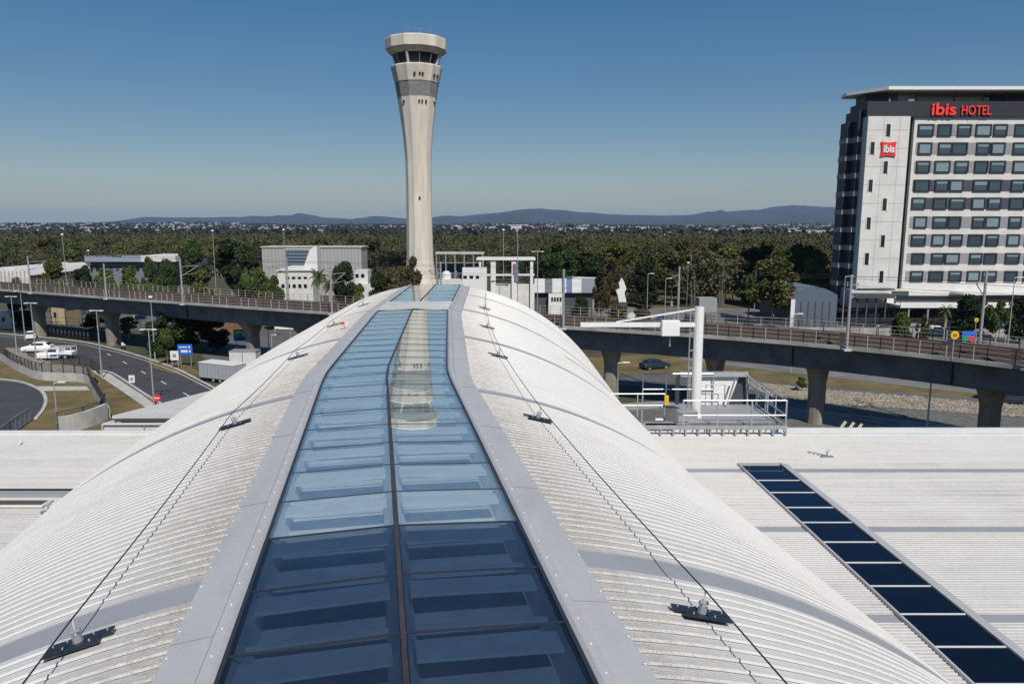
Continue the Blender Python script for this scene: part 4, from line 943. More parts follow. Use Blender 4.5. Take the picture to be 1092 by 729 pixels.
lamp(1077,345,1080,296,'lamp pole before the hotel trees at the right','R',Y=110,group=G3)
# fences
def fence(name, pix, h, sp, label, m=M_fence, z=0, rails=(1.0,.12), bars=True, cat='fence'):
    pts = [P(x,y) if len((x,y)) == 2 else None for x,y in pix]; pts = [Vector((p.x,p.y,z)) for p in pts]
    t = thing(name, label, cat, pts[0])
    f = MB(); railing(f, pts, h, sp, rails=rails, rp=.05, rr=.04, n=5); f.build('frame', m, t)
    if bars:
        f = MB()
        for a, b in zip(pts[:-1], pts[1:]):
            L = (b-a).length; k = int(L/.28)
            for i in range(k): p = a.lerp(b,(i+.5)/k); f.beam(p+Vector((0,0,h*.12)), p+Vector((0,0,h)), .03,.03)
        f.build('bars', m, t)
    return t
wall_top = [(0,384),(12,392),(28,400),(46,405.5),(90,408),(99,420),(106,432),(114,446)]
wpts = smooth_line([P(x,y).to_2d() for x,y in [(-40,366)]+wall_top], 4)
t = thing('retaining_wall', 'pale concrete retaining wall curving around the dry grass on the left', 'wall', (wpts[10].x,wpts[10].y,0))
m = MB(); m.extrude(wpts, [(0,0),(0,1.15),(.35,1.15),(.35,0)]); m.build('wall', M_concl, t)
f = MB(); railing(f, [Vector((p.x,p.y,1.15)) for p in wpts], 1.15, 1.6, rails=(1.0,.1), rp=.05, rr=.035, n=5); 
for a, b in zip(wpts[:-1], wpts[1:]):
    k = max(1,int((b-a).length/.3))
    for i in range(k): p = a.lerp(b,(i+.5)/k); f.beam((p.x,p.y,1.25),(p.x,p.y,2.3),.03,.03)
f.build('steel_fence', M_fence, t)
t = thing('retaining_wall', 'short sloping stone wall below the dry grass near the low roof block', 'wall', P(90,455))
m = MB(); m.extrude(smooth_line([P(x,y).to_2d() for x,y in ((64,463),(80,460),(100,454),(116,447))],3), [(0,0),(0,1.7),(.4,1.7),(.4,0)]); m.build('wall', M_concl, t)
fence('steel_fence', [(62,458),(90,452),(108,446),(113,436)], 1.8, 2.2, 'dark steel fence above the short stone wall')
fence('steel_fence', [(-10,482),(12,464),(32,450)], 1.5, 1.2, 'slatted guard fence along the near edge of the loop road', m=M_galvd)
fence('steel_fence', [(55,388),(68,388),(85,389),(98,392),(106,400)], 1.4, 1.5, 'curved dark fence in front of the white utility truck')
fence('steel_fence', [(-30,352),(0,354),(60,357),(120,361),(134,366)], 1.2, 3, 'long dark fence on the far side of the main road', bars=True)
fence('steel_fence', [(-30,345),(60,347),(150,350),(180,356)], 1.6, 3, 'second dark fence behind the main road under the viaduct', rails=(1.0,.5,.1), bars=False)
def wfence(pts, h, sp, label, m=M_fence, rails=(1.0,.1), bars=False, mesh=False):
    pts = [Vector((x,y,0)) for x,y in pts]; t = thing('steel_fence', label, 'fence', pts[0]); f = MB(); railing(f, pts, h, sp, rails=rails, rp=.06, rr=.04, n=5); f.build('frame', m, t)
    return t
wfence([(22,138),(44,139),(46,131),(64,128),(108,126)], 2.6, 3.0, 'dark fence along the forecourt just behind the right half of the viaduct', rails=(1.0,.66,.33))
wfence([(30,143),(60,142),(80,141),(112,141)], 2.4, 4.0, 'dark fence crossing the forecourt in front of the hotel', rails=(1.0,.75,.5,.25))
wfence([(6,142),(24,138)], 2.6, 3.0, 'dark fence behind the viaduct left of the davit mast', rails=(1.0,.5,.1))
wfence([(22,138),(26,150),(30,168)], 2.0, 4.0, 'thin fence running back beside the parking area', rails=(1.0,.1))
# bollards / cones
proto = None
for i in range(12):
    p = P(50+i*4.0, 356.5+i*.45); 
    lab = 'orange and white traffic bollard in the row behind the main road'
    if proto is None:
        proto = thing('traffic_bollard', lab, 'bollard', p, 'row of orange and white bollards behind the main road')
        m = MB(); m.lathe((0,0,0),[(.35,0),(.35,.08),(.17,.1),(.13,.75)],10); m.build('base', M_orange, proto, local=True)
        m = MB(); m.lathe((0,0,.6),[(.17,0),(.14,.5)],10); m.build('band', M_white, proto, local=True)
        m = MB(); m.lathe((0,0,1.05),[(.12,0),(.10,.28),(.02,.32)],10); m.build('top', M_orange, proto, local=True)
        PB = proto
    else: copy_tree(PB, loc=p)
# signs
def sign(px, pyb, px1, pyt, pyb2, wpx, label, m, name='road_sign', marks=None, two=True, Y=None, ang=0):
    b = P(px,pyb) if Y is None else Vector((Q(px,pyb,Y).x,Y,0)); t = thing(name, label, 'sign', b)
    w = wpx/FP*b.y; z1 = Q(px1,pyt,b.y).z; z0 = Q(px1,pyb2,b.y).z
    f = MB()
    for dx in ((-w*.35,w*.35) if two else (0,)): f.tube((b.x+dx,b.y+.08,0),(b.x+dx,b.y+.08,z1-.05),.05)
    f.build('post', M_galv, t); f = MB(); f.box((b.x,b.y,(z0+z1)/2),(w,.06,z1-z0)); f.build('panel', m, t, bevel=.02)
    if marks:
        for (mx_,mz,mw,mh,mm) in marks:
            f = MB(); f.box((b.x+mx_*w,b.y-.04,z0+(z1-z0)*mz),(mw*w,.02,mh*(z1-z0))); f.build('marking', mm, t)
    return t
sign(198.5,391,198.5,367,378.5,16,'blue road sign with white symbols in front of the dark tree',M_bluep,marks=[(-.12,.74,.55,.10,M_white),(.3,.74,.12,.16,M_white),(-.05,.36,.45,.22,M_white),(.32,.36,.1,.2,M_white)])
sign(187,393,187,374,384,9,'white road sign left of the blue sign',M_white,marks=[(0,.5,.4,.35,M_greyp)])
sign(258,376,260,351,363.5,16,'green over blue direction sign below the viaduct',M_greenp,marks=[(0,.2,.96,.38,M_bluep),(-.15,.75,.5,.1,M_white),(.2,.6,.12,.3,M_white),(0,.2,.5,.12,M_white)])
sign(141,410,141,400,408,6.5,'small white notice board on the main road kerb',M_white,marks=[(0,.5,.5,.4,M_greyp)])
t = sign(168.5,434,168.5,420.5,427.5,.5,'round red no entry sign at the end of the near footpath',M_galv,two=False)
b = wloc(t); z = Q(168.5,424,b.y).z
f = MB(); f.tube((b.x,b.y-.06,z),(b.x,b.y-.10,z),.42,n=24); f.build('disc', M_red, t); f = MB(); f.box((b.x,b.y-.12,z),(.58,.02,.13)); f.build('bar', M_white, t)
for (px,py,lab) in ((1015.5,357,'round yellow marker sign on the near side of the viaduct in front of the hotel'),(1041,341,'round yellow marker sign on a post behind the viaduct near the hotel trees')):
    q, d = along(px); n = Vector((-d.y,d.x)); c = q if py > 350 else Vector((Q(px,py,124).x,124)); z = Q(px,py,c.y).z; zb = ZD if py > 350 else 0
    t = thing('marker_sign', lab, 'sign', (c.x,c.y,zb)); f = MB(); f.tube((c.x,c.y,zb-.2),(c.x,c.y,z),.05); f.build('post', M_galv, t)
    f = MB(); f.tube((c.x,c.y-.05,z),(c.x,c.y-.12,z),.36,n=20); f.build('disc', M_yel, t); f = MB(); f.box((c.x,c.y-.14,z),(.3,.02,.22)); f.build('symbol', mat('sign_brown',(.25,.16,.02),.6), t)
t = thing('hoarding_board', 'colourful blue green and red hoarding board behind the viaduct before the hotel', 'board', (Q(1032,360,122).x,122,0))
for (x0,x1,y0,y1,mm) in ((1026,1039,353,359,M_bluep),(1026,1032,359,363,M_greenp),(1033,1039,359,363,M_red)):
    a = Q(x0,y0,122); b = Q(x1,y1,122); f = MB(); f.bb(a.x,b.x,121.9,122,b.z,a.z); f.build('panel', mm, t)
f = MB(); a = Q(1029,360,122); f.bb(a.x,a.x+.1,122.02,122.1,0,a.z); a = Q(1037,360,122); f.bb(a.x,a.x+.1,122.02,122.1,0,a.z); f.build('post', M_galv, t)
sign(1034.5-136,354,898,347,355,0.1,'x',M_white) if False else None
t = thing('arrow_board', 'black and white chevron board on the ground beside the right hand pier', 'sign', P(908,459))
b = wloc(t); f = MB(); f.box(b+Vector((0,0,.55)),(2.2,.08,.8),rz=-.5); f.build('panel', M_rubber, t)
f = MB()
for i in range(3):
    f.box(b+Vector((-.7+i*.65,-.1+.38-i*.36,.55)),(.26,.03,.76),rz=-.5,ry=.5)
f.build('stripe', M_white, t)
f = MB(); f.tube(b+Vector((-.7,.45,0)),b+Vector((-.7,.45,.5)),.05); f.tube(b+Vector((.7,-.3,0)),b+Vector((.7,-.3,.5)),.05); f.build('post', M_galv, t)
# ------------------------------------------------------------------ vehicles (local, +x = front)
def wheelset(t, xs, w=.82, r=.34):
    for x in xs:
        for sy in (-1,1):
            f = MB(); f.tube((x,sy*(w-.2),r),(x,sy*w,r),r,n=18); wl_ = f.build('wheel', M_rubber, t, local=True)
            f = MB(); f.tube((x,sy*(w+.0),r),(x,sy*(w+.015),r),r*.6,n=12); f.build('rim', M_cars, wl_, local=True)
def loft(m, secs):      # secs: list of (x, [(y,z)...]) closed rings
    n = len(secs[0][1]); vs = [(x,y,z) for x,r in secs for y,z in r]
    m.add(vs, [(k*n+i,k*n+(i+1)%n,(k+1)*n+(i+1)%n,(k+1)*n+i) for k in range(len(secs)-1) for i in range(n)]+[tuple(range(n-1,-1,-1)),tuple(range((len(secs)-1)*n,len(secs)*n))])
def ring(w, z0, z1, tw=None):
    md = w*1.02 if tw is None else (w+tw)/2+.012
    tw = w*.86 if tw is None else tw
    return [(-w,z0),(w,z0),(md,z0+(z1-z0)*.55),(tw,z1-.03),(tw*.9,z1),(-tw*.9,z1),(-tw,z1-.03),(-md,z0+(z1-z0)*.55)]
def car(name, label, cat, body, loc, rz, kind='sedan', group=None):
    t = thing(name, label, cat, loc, group); t.rotation_euler.z = rz
    if kind == 'ute':
        m = MB(); loft(m, [(2.6,ring(.80,.35,.95)),(2.5,ring(.88,.3,1.05)),(1.3,ring(.90,.28,1.12)),(.0,ring(.9,.28,1.1)),(-.75,ring(.9,.28,1.1))]); m.build('body', body, t, local=True)
        m = MB(); loft(m, [(1.35,ring(.80,1.08,1.12)),(.75,ring(.78,1.08,1.66,.68)),(.2,ring(.78,1.08,1.74,.70)),(-.65,ring(.78,1.08,1.72,.70)),(-.78,ring(.78,1.08,1.60,.70))]); cb = m.build('cab', body, t, local=True)
        m = MB()
        for sy in (-1,1): m.box((.15,sy*.77,1.38),(1.2,.03,.34),rx=sy*.18)
        m.box((1.0,0,1.38),(.04,1.3,.56),ry=-.95); m.build('window', M_dglass, t, local=True)
        m = MB(); m.bb(-2.7,-.85,-.92,.92,.72,.80); m.bb(-2.7,-.85,-.92,-.88,.8,1.15); m.bb(-2.7,-.85,.88,.92,.8,1.15); m.bb(-2.7,-2.66,-.92,.92,.8,1.15); m.bb(-.89,-.85,-.9,.9,.8,1.7); m.build('tray', body, t, local=True)
        m = MB()
        for x in (-2.65,-1.8,-.9):
            for sy in (-.88,.88): m.beam((x,sy,1.15),(x,sy,1.85),.05,.05)
        for sy in (-.88,.88): m.beam((-2.7,sy,1.85),(.6,sy,1.85),.06,.06); 
        for x in (-2.65,-1.8,-.9,0,.5): m.beam((x,-.88,1.85),(x,.88,1.85),.05,.05)
        m.build('ladder_rack', M_white, t, local=True)
        m = MB()
        for sy in (-1,1): m.add([(.9,sy*.925,.62),(-.5,sy*.925,.45),(-.6,sy*.925,.9),(.1,sy*.925,.75)],[(0,1,2,3)])
        m.build('blue_stripe', M_bluep, t, local=True)
        wheelset(t, (1.75,-1.65), .88, .38)
        for sy in (-1,1):
            m = MB(); m.box((2.58,sy*.62,.85),(.08,.3,.14)); m.build('headlight', M_panel, t, local=True)
    elif kind == 'van':
        m = MB(); loft(m, [(2.3,ring(.78,.4,.95)),(2.1,ring(.86,.32,1.1)),(1.5,ring(.88,.3,1.75,.76)),(1.1,ring(.9,.3,1.95,.8)),(-2.3,ring(.9,.3,1.95,.8))]); m.build('body', body, t, local=True)
        m = MB()
        for sy in (-1,1): m.box((.9,sy*.87,1.45),(1.1,.04,.4)); m.box((-1.0,sy*.88,1.45),(1.8,.04,.38))
        m.box((1.82,0,1.45),(.05,1.4,.62),ry=-.72); m.build('window', M_dglass, t, local=True); wheelset(t,(1.45,-1.45),.88,.34)
        for sy in (-1,1):
            m = MB(); m.box((2.24,sy*.6,.88),(.1,.26,.16)); m.build('headlight', M_panel, t, local=True)
    else:
        m = MB(); loft(m, [(2.2,ring(.72,.38,.68)),(2.05,ring(.84,.3,.78)),(1.0,ring(.88,.26,.95)),(-.2,ring(.88,.26,.98)),(-1.6,ring(.87,.26,1.0)),(-2.1,ring(.80,.32,.92))]); m.build('body', body, t, local=True)
        m = MB(); loft(m, [(1.05,ring(.76,.92,.96)),(.35,ring(.74,.92,1.40,.60)),(-.6,ring(.74,.92,1.45,.62)),(-1.3,ring(.74,.92,1.30,.60)),(-1.75,ring(.74,.92,.98))]); m.build('cabin', body, t, local=True)
        m = MB()
        for sy in (-1,1): m.box((-.25,sy*.71,1.16),(1.7,.03,.28),rx=sy*.3)
        m.box((.72,0,1.18),(.04,1.2,.62),ry=-.97); m.box((-1.54,0,1.15),(.04,1.1,.46),ry=.95); m.build('window', M_dglass, t, local=True); wheelset(t,(1.35,-1.35),.86,.32)
        for sy in (-1,1):
            m = MB(); m.box((2.14,sy*.58,.66),(.1,.28,.12)); m.build('headlight', M_panel, t, local=True)
    return t
car('utility_truck','white utility truck with a blue side stripe and ladder rack parked beside the main road','utility truck',M_carw,P(60,382.5),math.pi+.12,'ute')
c_ = car('parked_car','white car parked close behind the utility truck with the ladder rack','car',M_carw,P(41,375),math.pi+.12,'sedan'); c_.scale = (1.05,1.05,1.15)
car('parked_car','white car at the far kerb of the main road behind two lighting poles','car',M_carw,P(33,361),2.1,'sedan')
car('parked_car','white car crossing the service road under the viaduct','car',M_carw,P(306,352),math.pi-.1,'sedan')
car('parked_car','white car on the service road behind the arched roof flank','car',M_carw,P(295,349),math.pi-.1,'sedan')
car('parked_car','dark car on the grass verge under the viaduct left of the davit mast','car',M_card,P(698,393),.4,'sedan')
GP = 'cars parked before the forest'
for (px,py,mm,k,lab) in ((676,329,M_carw,'van','white van parked leftmost before the forest'),(684,330,M_cars,'sedan','silver car parked between the white van and the blue car'),(694,331,M_cars,'sedan','silver grey car parked directly left of the blue car'),(705,332,M_carb,'sedan','dark blue car parked before the forest'),(723,334,M_cars,'sedan','silver car parked rightmost before the forest'),(735,334,M_card,'sedan','black car parked beside the pale grey container')):
    b = Vector((Q(px,py,155).x,155,0)); car('parked_car' if k == 'sedan' else 'parked_van', lab, 'car' if k == 'sedan' else 'van', mm, b, 1.2, k, GP)
GH = 'cars parked on the hotel forecourt'
for (px,Y,mm,k,lab) in ((775,139,M_card,'sedan','black car parked leftmost on the forecourt behind the davit mast'),(800,140,M_card,'sedan','dark car parked second on the forecourt'),(822,139,M_carb,'sedan','dark blue car parked on the forecourt left of the blue grey shed'),(975,137,M_cars,'van','grey van parked in front of the hotel canopy'),(940,139,M_card,'sedan','black car parked at the hotel entrance portal'),(1000,138,M_carw,'sedan','white car parked under the hotel canopy'),(1060,136,M_card,'van','black van parked at the right of the hotel forecourt')):
    p = Q(px,340,Y); car('parked_car' if k == 'sedan' else 'parked_van', lab, 'car' if k == 'sedan' else 'van', mm, Vector((p.x,Y,0)), .15+random.uniform(-.2,.2), k, GH)
car('parked_car','black car in the shade at the right edge behind the flat roof','car',M_card,P(1075,430),.2,'sedan')
# motorcycle on the far kerb
t = thing('motorcycle','dark motorcycle standing at the far kerb of the main road','motorcycle',P(131.5,372)); t.rotation_euler.z = 2.4
for x in (-.65,.65): m = MB(); m.tube((x,-.06,.32),(x,.06,.32),.32,n=16); m.build('wheel', M_rubber, t, local=True)
m = MB(); loft(m,[(-.8,ring(.1,.7,.85)),(-.2,ring(.16,.5,.86)),(.25,ring(.17,.5,1.02)),(.5,ring(.1,.75,.95))]); m.build('body', M_carw, t, local=True)
m = MB(); m.tube((.65,0,.32),(.42,0,1.05),.035); m.tube((.42,-.33,1.08),(.42,.33,1.08),.02); m.build('fork', M_galvd, t, local=True)
# white trailers by the service road
t = thing('box_trailer','grey box trailer parked on the service road beside the arched roof','trailer',P(238,407)); t.rotation_euler.z = -.45
m = MB(); m.bb(-3,3,-1.1,1.1,.6,2.5); m.build('body', mat('trailer_grey',(.38,.40,.43),.5,var=.08), t, local=True); m = MB(); m.bb(-3.05,3.05,-1.15,1.15,2.5,2.58); m.build('roof', M_white, t, local=True); wheelset(t,(-.6,.6),1.05,.35)
m = MB()
for i in range(9): m.bb(-2.8+i*.66,-2.74+i*.66,-1.14,-1.105,.65,2.45)
m.build('side_rib', M_galvd, t, local=True)
t = thing('white_cargo_box','white box container on the ground below the green direction sign','container',P(262,389)); m = MB(); m.bb(-1.9,1.9,-1.1,1.1,.15,2.1); m.build('body', M_offw, t, local=True)
m = MB(); m.bb(-1.95,1.95,-1.15,1.15,2.1,2.2); m.build('lid', M_galv, t, local=True)
m = MB(); m.bb(-.06,.06,-1.13,-1.105,.2,2.05); m.bb(-1.7,-1.6,-1.0,1.0,0,.15); m.bb(1.6,1.7,-1.0,1.0,0,.15); m.build('frame', M_galvd, t, local=True)
# ================================================================== VEGETATION
def quads(C, size, rng):
    n = len(C); a = rng.normal(size=(n,3)); a /= np.linalg.norm(a,axis=1)[:,None]; b = np.cross(a, rng.normal(size=(n,3))); b /= np.linalg.norm(b,axis=1)[:,None]
    s = (size*rng.uniform(.6,1.3,size=n))[:,None] if np.isscalar(size) else (size*rng.uniform(.6,1.3,size=n))[:,None]
    k = .75
    return np.stack([C-a*s-b*s*k, C+a*s-b*s*k, C+a*s+b*s*k, C-a*s+b*s*k],1).reshape(-1,3)
def np_mesh(name, V, mats, tri=False, mi=None):
    me = bpy.data.meshes.new(name); n = len(V)//4; me.vertices.add(len(V)); me.vertices.foreach_set('co', V.ravel().astype(np.float32))
    me.loops.add(4*n); me.loops.foreach_set('vertex_index', np.arange(4*n,dtype=np.int32)); me.polygons.add(n); me.polygons.foreach_set('loop_start', np.arange(0,4*n,4,dtype=np.int32))
    try: me.polygons.foreach_set('loop_total', np.full(n,4,dtype=np.int32))
    except Exception: pass
    for m in mats: me.materials.append(m)
    if mi is not None: me.polygons.foreach_set('material_index', mi.astype(np.int32))
    me.update(calc_edges=True); return me
def crown_pts(n, blobs, rng):
    out = []
    w = np.array([b[3]**2 for b in blobs]); w = w/w.sum()
    for b, k in zip(blobs, rng.multinomial(n, w)):
        d = rng.normal(size=(k,3)); d /= np.linalg.norm(d,axis=1)[:,None]; r = b[3]*rng.uniform(.55,1.08,size=k)[:,None]
        d[:,2] *= .75; out.append(np.array(b[:3])+d*r)
    return np.concatenate(out)
def make_tree(seed, H, W, crown0, m_leaf, m_bark, nleaf=1500, leaf=.32, nb=13, name='broadleaf_tree', shape='round'):
    rng = np.random.default_rng(seed); t = thing(name,'tree','tree',(0,0,-500))
    blobs = []; hc = H-crown0
    for i in range(nb):
        a = rng.uniform(0,6.28); h = rng.uniform(0.12,.88); rr = W*.5*math.sin(math.pi*min(.95,max(.12,h*.8+.12)))*rng.uniform(.2,.78) if shape == 'round' else W*.5*(1-h)*rng.uniform(.2,.9)
        blobs.append((rr*math.cos(a), rr*math.sin(a), crown0+hc*h, W*rng.uniform(.13,.24)*(1.15-h*.5)))
    V = quads(crown_pts(nleaf, blobs, rng), leaf, rng)
    mesh_obj('crown', np_mesh('crown', V, [m_leaf]), t)
    m = MB(); r0 = .02*H+.05; top = Vector((rng.uniform(-.3,.3), rng.uniform(-.3,.3), crown0+hc*.45)); m.tube((0,0,0), top, r0, r0*.45, 8)
    for b in blobs[:8]:
        st = Vector((0,0,0)).lerp(top, rng.uniform(.45,.95)); m.tube(st, (b[0],b[1],b[2]), r0*.38, r0*.1, 5)
    m.build('trunk', m_bark, t, local=True)
    return t
def make_palm(seed):
    rng = np.random.default_rng(seed); t = thing('palm_tree','palm','palm tree',(0,0,-500)); H = 7.5
    m = MB(); m.tube((0,0,0),(.15,0,H),.2,.14,8); m.build('trunk', M_barkp, t, local=True); m = MB()
    for i in range(22):
        a = i*2.4; el = rng.uniform(-.2,1.1); L = rng.uniform(2.2,3.0); prev = Vector((.15,0,H)); d = Vector((math.cos(a)*math.cos(el),math.sin(a)*math.cos(el),math.sin(el)))
        side = Vector((-math.sin(a),math.cos(a),0))
        for k in range(7):
            d = (d+Vector((0,0,-.20))).normalized(); nx = prev+d*L/7; w = .42*math.sin(math.pi*(k+.6)/7.6)
            for sg in (-1,1): m.add([prev, prev+side*sg*w+Vector((0,0,-w*.5)), nx+side*sg*w*.8+Vector((0,0,-w*.5))-d*.12, nx-d*.08],[(0,1,2,3)])
            prev = nx
    m.build('crown', M_leafg, t, local=True); return t
T = {'dark':[make_tree(1,9,8,1.2,M_leafd,M_bark,5200,.19,18),make_tree(2,10,7,1.5,M_leafd,M_bark,5200,.19,17)],
     'green':[make_tree(3,8,8,1.5,M_leafg,M_bark,4800,.19,16),make_tree(4,9,7,2.0,M_leafg,M_barkp,4400,.19,14)],
     'olive':[make_tree(5,11,9,2.5,M_leafy,M_barkp,5200,.19,17),make_tree(6,10,8,2.5,M_leafy,M_barkp,4800,.19,15)],
     'brown':[make_tree(7,9,7,1.8,M_leafb,M_bark,3800,.19,14),make_tree(8,8,7,1.5,M_leafb,M_bark,3800,.19,14)],
     'palm':[make_palm(9)]}
HT = {'dark':(9,10),'green':(8,9),'olive':(11,10),'brown':(9,8),'palm':(9.3,)}
WT = {'dark':(8,7),'green':(8,7),'olive':(9,8),'brown':(7,7),'palm':(5.5,)}
def tree(kind, px, pytop, Y, wpx, label, var=0, group=None):
    src = T[kind][var % len(T[kind])]; q = Q(px,pytop,Y); h = max(2.0, q.z); w = wpx/FP*Y
    t = copy_tree(src, loc=(q.x,Y,0), rz=random.uniform(0,6.28), scale=(w/WT[kind][var%len(WT[kind])],)*2+(h/HT[kind][var%len(HT[kind])],), label=label)
    if 'group' in t: del t['group']
    if group: t['group'] = group
    t['category'] = 'palm tree' if kind == 'palm' else 'tree'
    return t
GL = 'trees growing behind the left half of the viaduct'
tr_ = [('olive',55,277,150,30,'bushy tree with autumn yellow leaves behind the viaduct at the far left'),('dark',88,279,165,26,'dark small tree between the autumn tree and the long low building'),
 ('green',112,285,150,30,'low green tree behind the viaduct below the long low building'),('green',138,281,155,30,'bright green tree in the middle of the left tree row'),('dark',158,272,165,20,'dark spindly tree in front of the white side roof'),('brown',16,295,150,26,'small brown shrubby tree before the white vaulted shed'),
 ('dark',178,274,160,26,'dark tree right of the white side roof'),('green',168,292,140,30,'low green tree just behind the viaduct railing at the left'),
 ('dark',205,258,200,36,'tall dark tree standing high left of the twin dark trees'),('dark',245,250,195,46,'biggest dark tree behind the viaduct left of the grey shed'),('dark',262,258,190,34,'dark tree touching the left edge of the grey shed'),('olive',215,286,150,36,'olive green tree behind the viaduct below the big dark tree'),
 ('green',272,284,150,38,'rounded green tree in front of the left corner of the grey shed'),('green',290,291,140,24,'smaller green tree right of the rounded tree at the grey shed'),
 ('palm',339,283,150,26,'palm with spreading fronds in front of the white plant building'),('palm',350,290,145,18,'smaller palm right of the spreading palm'),('dark',366,277,160,34,'dark feathery tree in front of the pale shed right half'),('green',383,300,150,20,'small green tree at the foot of the white stair block'),
 ('brown',420,279,150,34,'brown leaved tree left of the control tower foot'),('brown',438,273,165,26,'reddish brown tree touching the foot of the control tower'),('dark',404,288,155,26,'dark shrub tree left of the brown leaved tree')]
for i, (k,px,py,Y,w,lab) in enumerate(tr_): tree(k,px,py,Y,w,lab,i,GL)
tree('dark',192,322,116,62,'large dark tree growing in front of the viaduct above the blue sign',0)
tree('dark',168,338,112,38,'dark spreading tree left of the large dark tree by the blue sign',1)
tree('dark',226,336,118,42,'dark bushy tree right of the large dark tree beside the road',0)
tree('green',176,350,106,20,'low green shrub at the foot of the large dark tree',0)
GR = 'trees standing at the forest edge behind the right half of the viaduct'
for i,(k,px,py,Y,w,lab) in enumerate((('olive',828,276,150,64,'large olive tree standing free left of the blue grey shed'),('olive',868,272,165,44,'tall olive tree between the large olive tree and the hotel'),('brown',870,256,210,24,'reddish bare looking tree next to the hotel wing'),
  ('olive',775,262,200,46,'tall forest edge tree with pale trunk above the grey container'),('dark',752,268,190,36,'dark tree behind the grey container'),('olive',718,266,185,46,'forest edge tree behind the brown lamp pole'),('dark',690,272,180,36,'dark forest edge tree above the parked cars'),
  ('brown',650,274,180,34,'brown tree behind the white pointed sculpture'),('olive',625,268,200,44,'olive tree behind the small grey shed'),('brown',642,296,150,22,'low brown shrub left of the white pointed sculpture'),('dark',588,268,215,46,'round dark tree above the striped roof terminal'),('green',800,290,160,30,'green tree at the left side of the large olive tree'),
  ('brown',660,322,120,26,'low brown bush behind the viaduct left of the rail mast'),('dark',620,312,130,22,'dark bush beside the slim rail mast'),('brown',685,326,125,26,'brown scrub bush below the parked cars'))): tree(k,px,py,Y,w,lab,i,GR)
for i in range(46):
    if i < 28: px = 585+i*10.8+random.uniform(-4,4); Y = random.uniform(182,265)
    else: px = 10+(i-28)*24+random.uniform(-8,8); Y = random.uniform(285,330)
    if px < 620 and Y < 210: Y += 40
    h = random.uniform(12.5,16.5); top = 364.5-FP*math.tan(math.atan((h-CAMH)/Y)+PITCH)
    tree(random.choice(['olive','olive','dark','green','brown']), px, top, Y, random.uniform(8,13)/Y*FP, 'tall gum tree with pale trunk standing out of the forest edge', i, 'gum trees standing out of the forest')
for i,(k,px,py,Y,w,lab) in enumerate((('dark',1035,312,128,40,'dark round tree in front of the hotel canopy'),('green',1066,318,124,26,'green tree right of the dark round tree at the hotel'),('dark',1092,314,126,34,'dark tree at the right edge in front of the hotel'),('palm',1010,322,122,18,'small palm in front of the hotel canopy'),('green',962,331,112,24,'low green tree before the hotel entrance portal'),('brown',985,335,108,16,'small brown tree beside the grey van'))): tree(k,px,py,Y,w,lab,i,'trees in front of the hotel')
tree('dark',24,330,141,30,'dark shrub tree under the left end of the viaduct beside the white cabin',0)
tree('dark',100,332,142,34,'dark shrub tree behind the row of traffic bollards under the viaduct',1)
tree('olive',136,338,132,28,'olive shrub tree under the viaduct left of the dark spreading tree',0)
tree('green',1060,424,84,30,'low green bush on the verge beyond the right pier',0)
tree('green',855,408,88,14,'small green bush left of the pier on the rock bank',1)
tree('dark',100,444-40,88,8,'small shrub in the fenced dry grass triangle',1) 
for k in T.values():
    for t in k:
        for c in list(t.children): bpy.data.objects.remove(c)
        bpy.data.objects.remove(t)
# forest as one mass
def forest():
    rng = np.random.default_rng(5); C = []; S = []; TR = []; n = 0
    while n < 4600:
        Y = 185+ (rng.random()**1.35)*640; X = (rng.random()*2-1)*Y*.86
        if X < 30 and Y < 262: continue
        if X < -20 and X > -110 and Y < 280: continue
        if abs(X-TX) < 14 and abs(Y-TY) < 18: continue
        if X > 62 and Y < 215: continue
        if X > 62 and Y < 190: continue
        H = rng.choice([rng.uniform(6.5,9.5),rng.uniform(8.5,12),rng.uniform(11,14.5)],p=[.3,.5,.2])*(1.12 if X > 10 and Y < 330 else 1); Wd = rng.uniform(4.5,10)*(1+Y/900)
        k = 300 if Y < 330 else (130 if Y < 500 else 85)
        nb = 7; bl = [(X+rng.uniform(-.38,.38)*Wd, Y+rng.uniform(-.38,.38)*Wd, H*rng.uniform(.4,.92), Wd*rng.uniform(.13,.28)) for _ in range(nb)]
        pts = crown_pts(k, bl, rng); C.append(pts); S.append(np.full(len(pts), (.26 if Y < 330 else (.42 if Y < 500 else .62))))
        TR.append((X,Y,H)); n += 1
    C = np.concatenate(C); S = np.concatenate(S); V = quads(C, S, rng); mi = np.zeros(len(V)//4)
    TV = []
    for X,Y,H in TR:
        if rng.random() < .4:
            w = .12+Y*.0004; x2 = X+rng.uniform(-.6,.6); h = H*rng.uniform(.6,.92)
            TV += [(X-w,Y-2.0,0),(X+w,Y-2.0,0),(x2+w*.5,Y-2.0,h),(x2-w*.5,Y-2.0,h),(X,Y-2.0-w,0),(X,Y-2.0+w,0),(x2,Y-2.0+w*.5,h),(x2,Y-2.0-w*.5,h)]
    TV = np.array(TV); V = np.concatenate([V,TV]); mi = np.concatenate([mi, np.ones(len(TV)//4)])
    o = mesh_obj('forest', np_mesh('forest', V, [M_forest, mat('bark_forest',(.20,.175,.14),.9,var=.4,scale=.5)], mi=mi)); props(o,'wide dark green woodland of gum trees filling the middle distance','forest',kind='stuff')
forest()
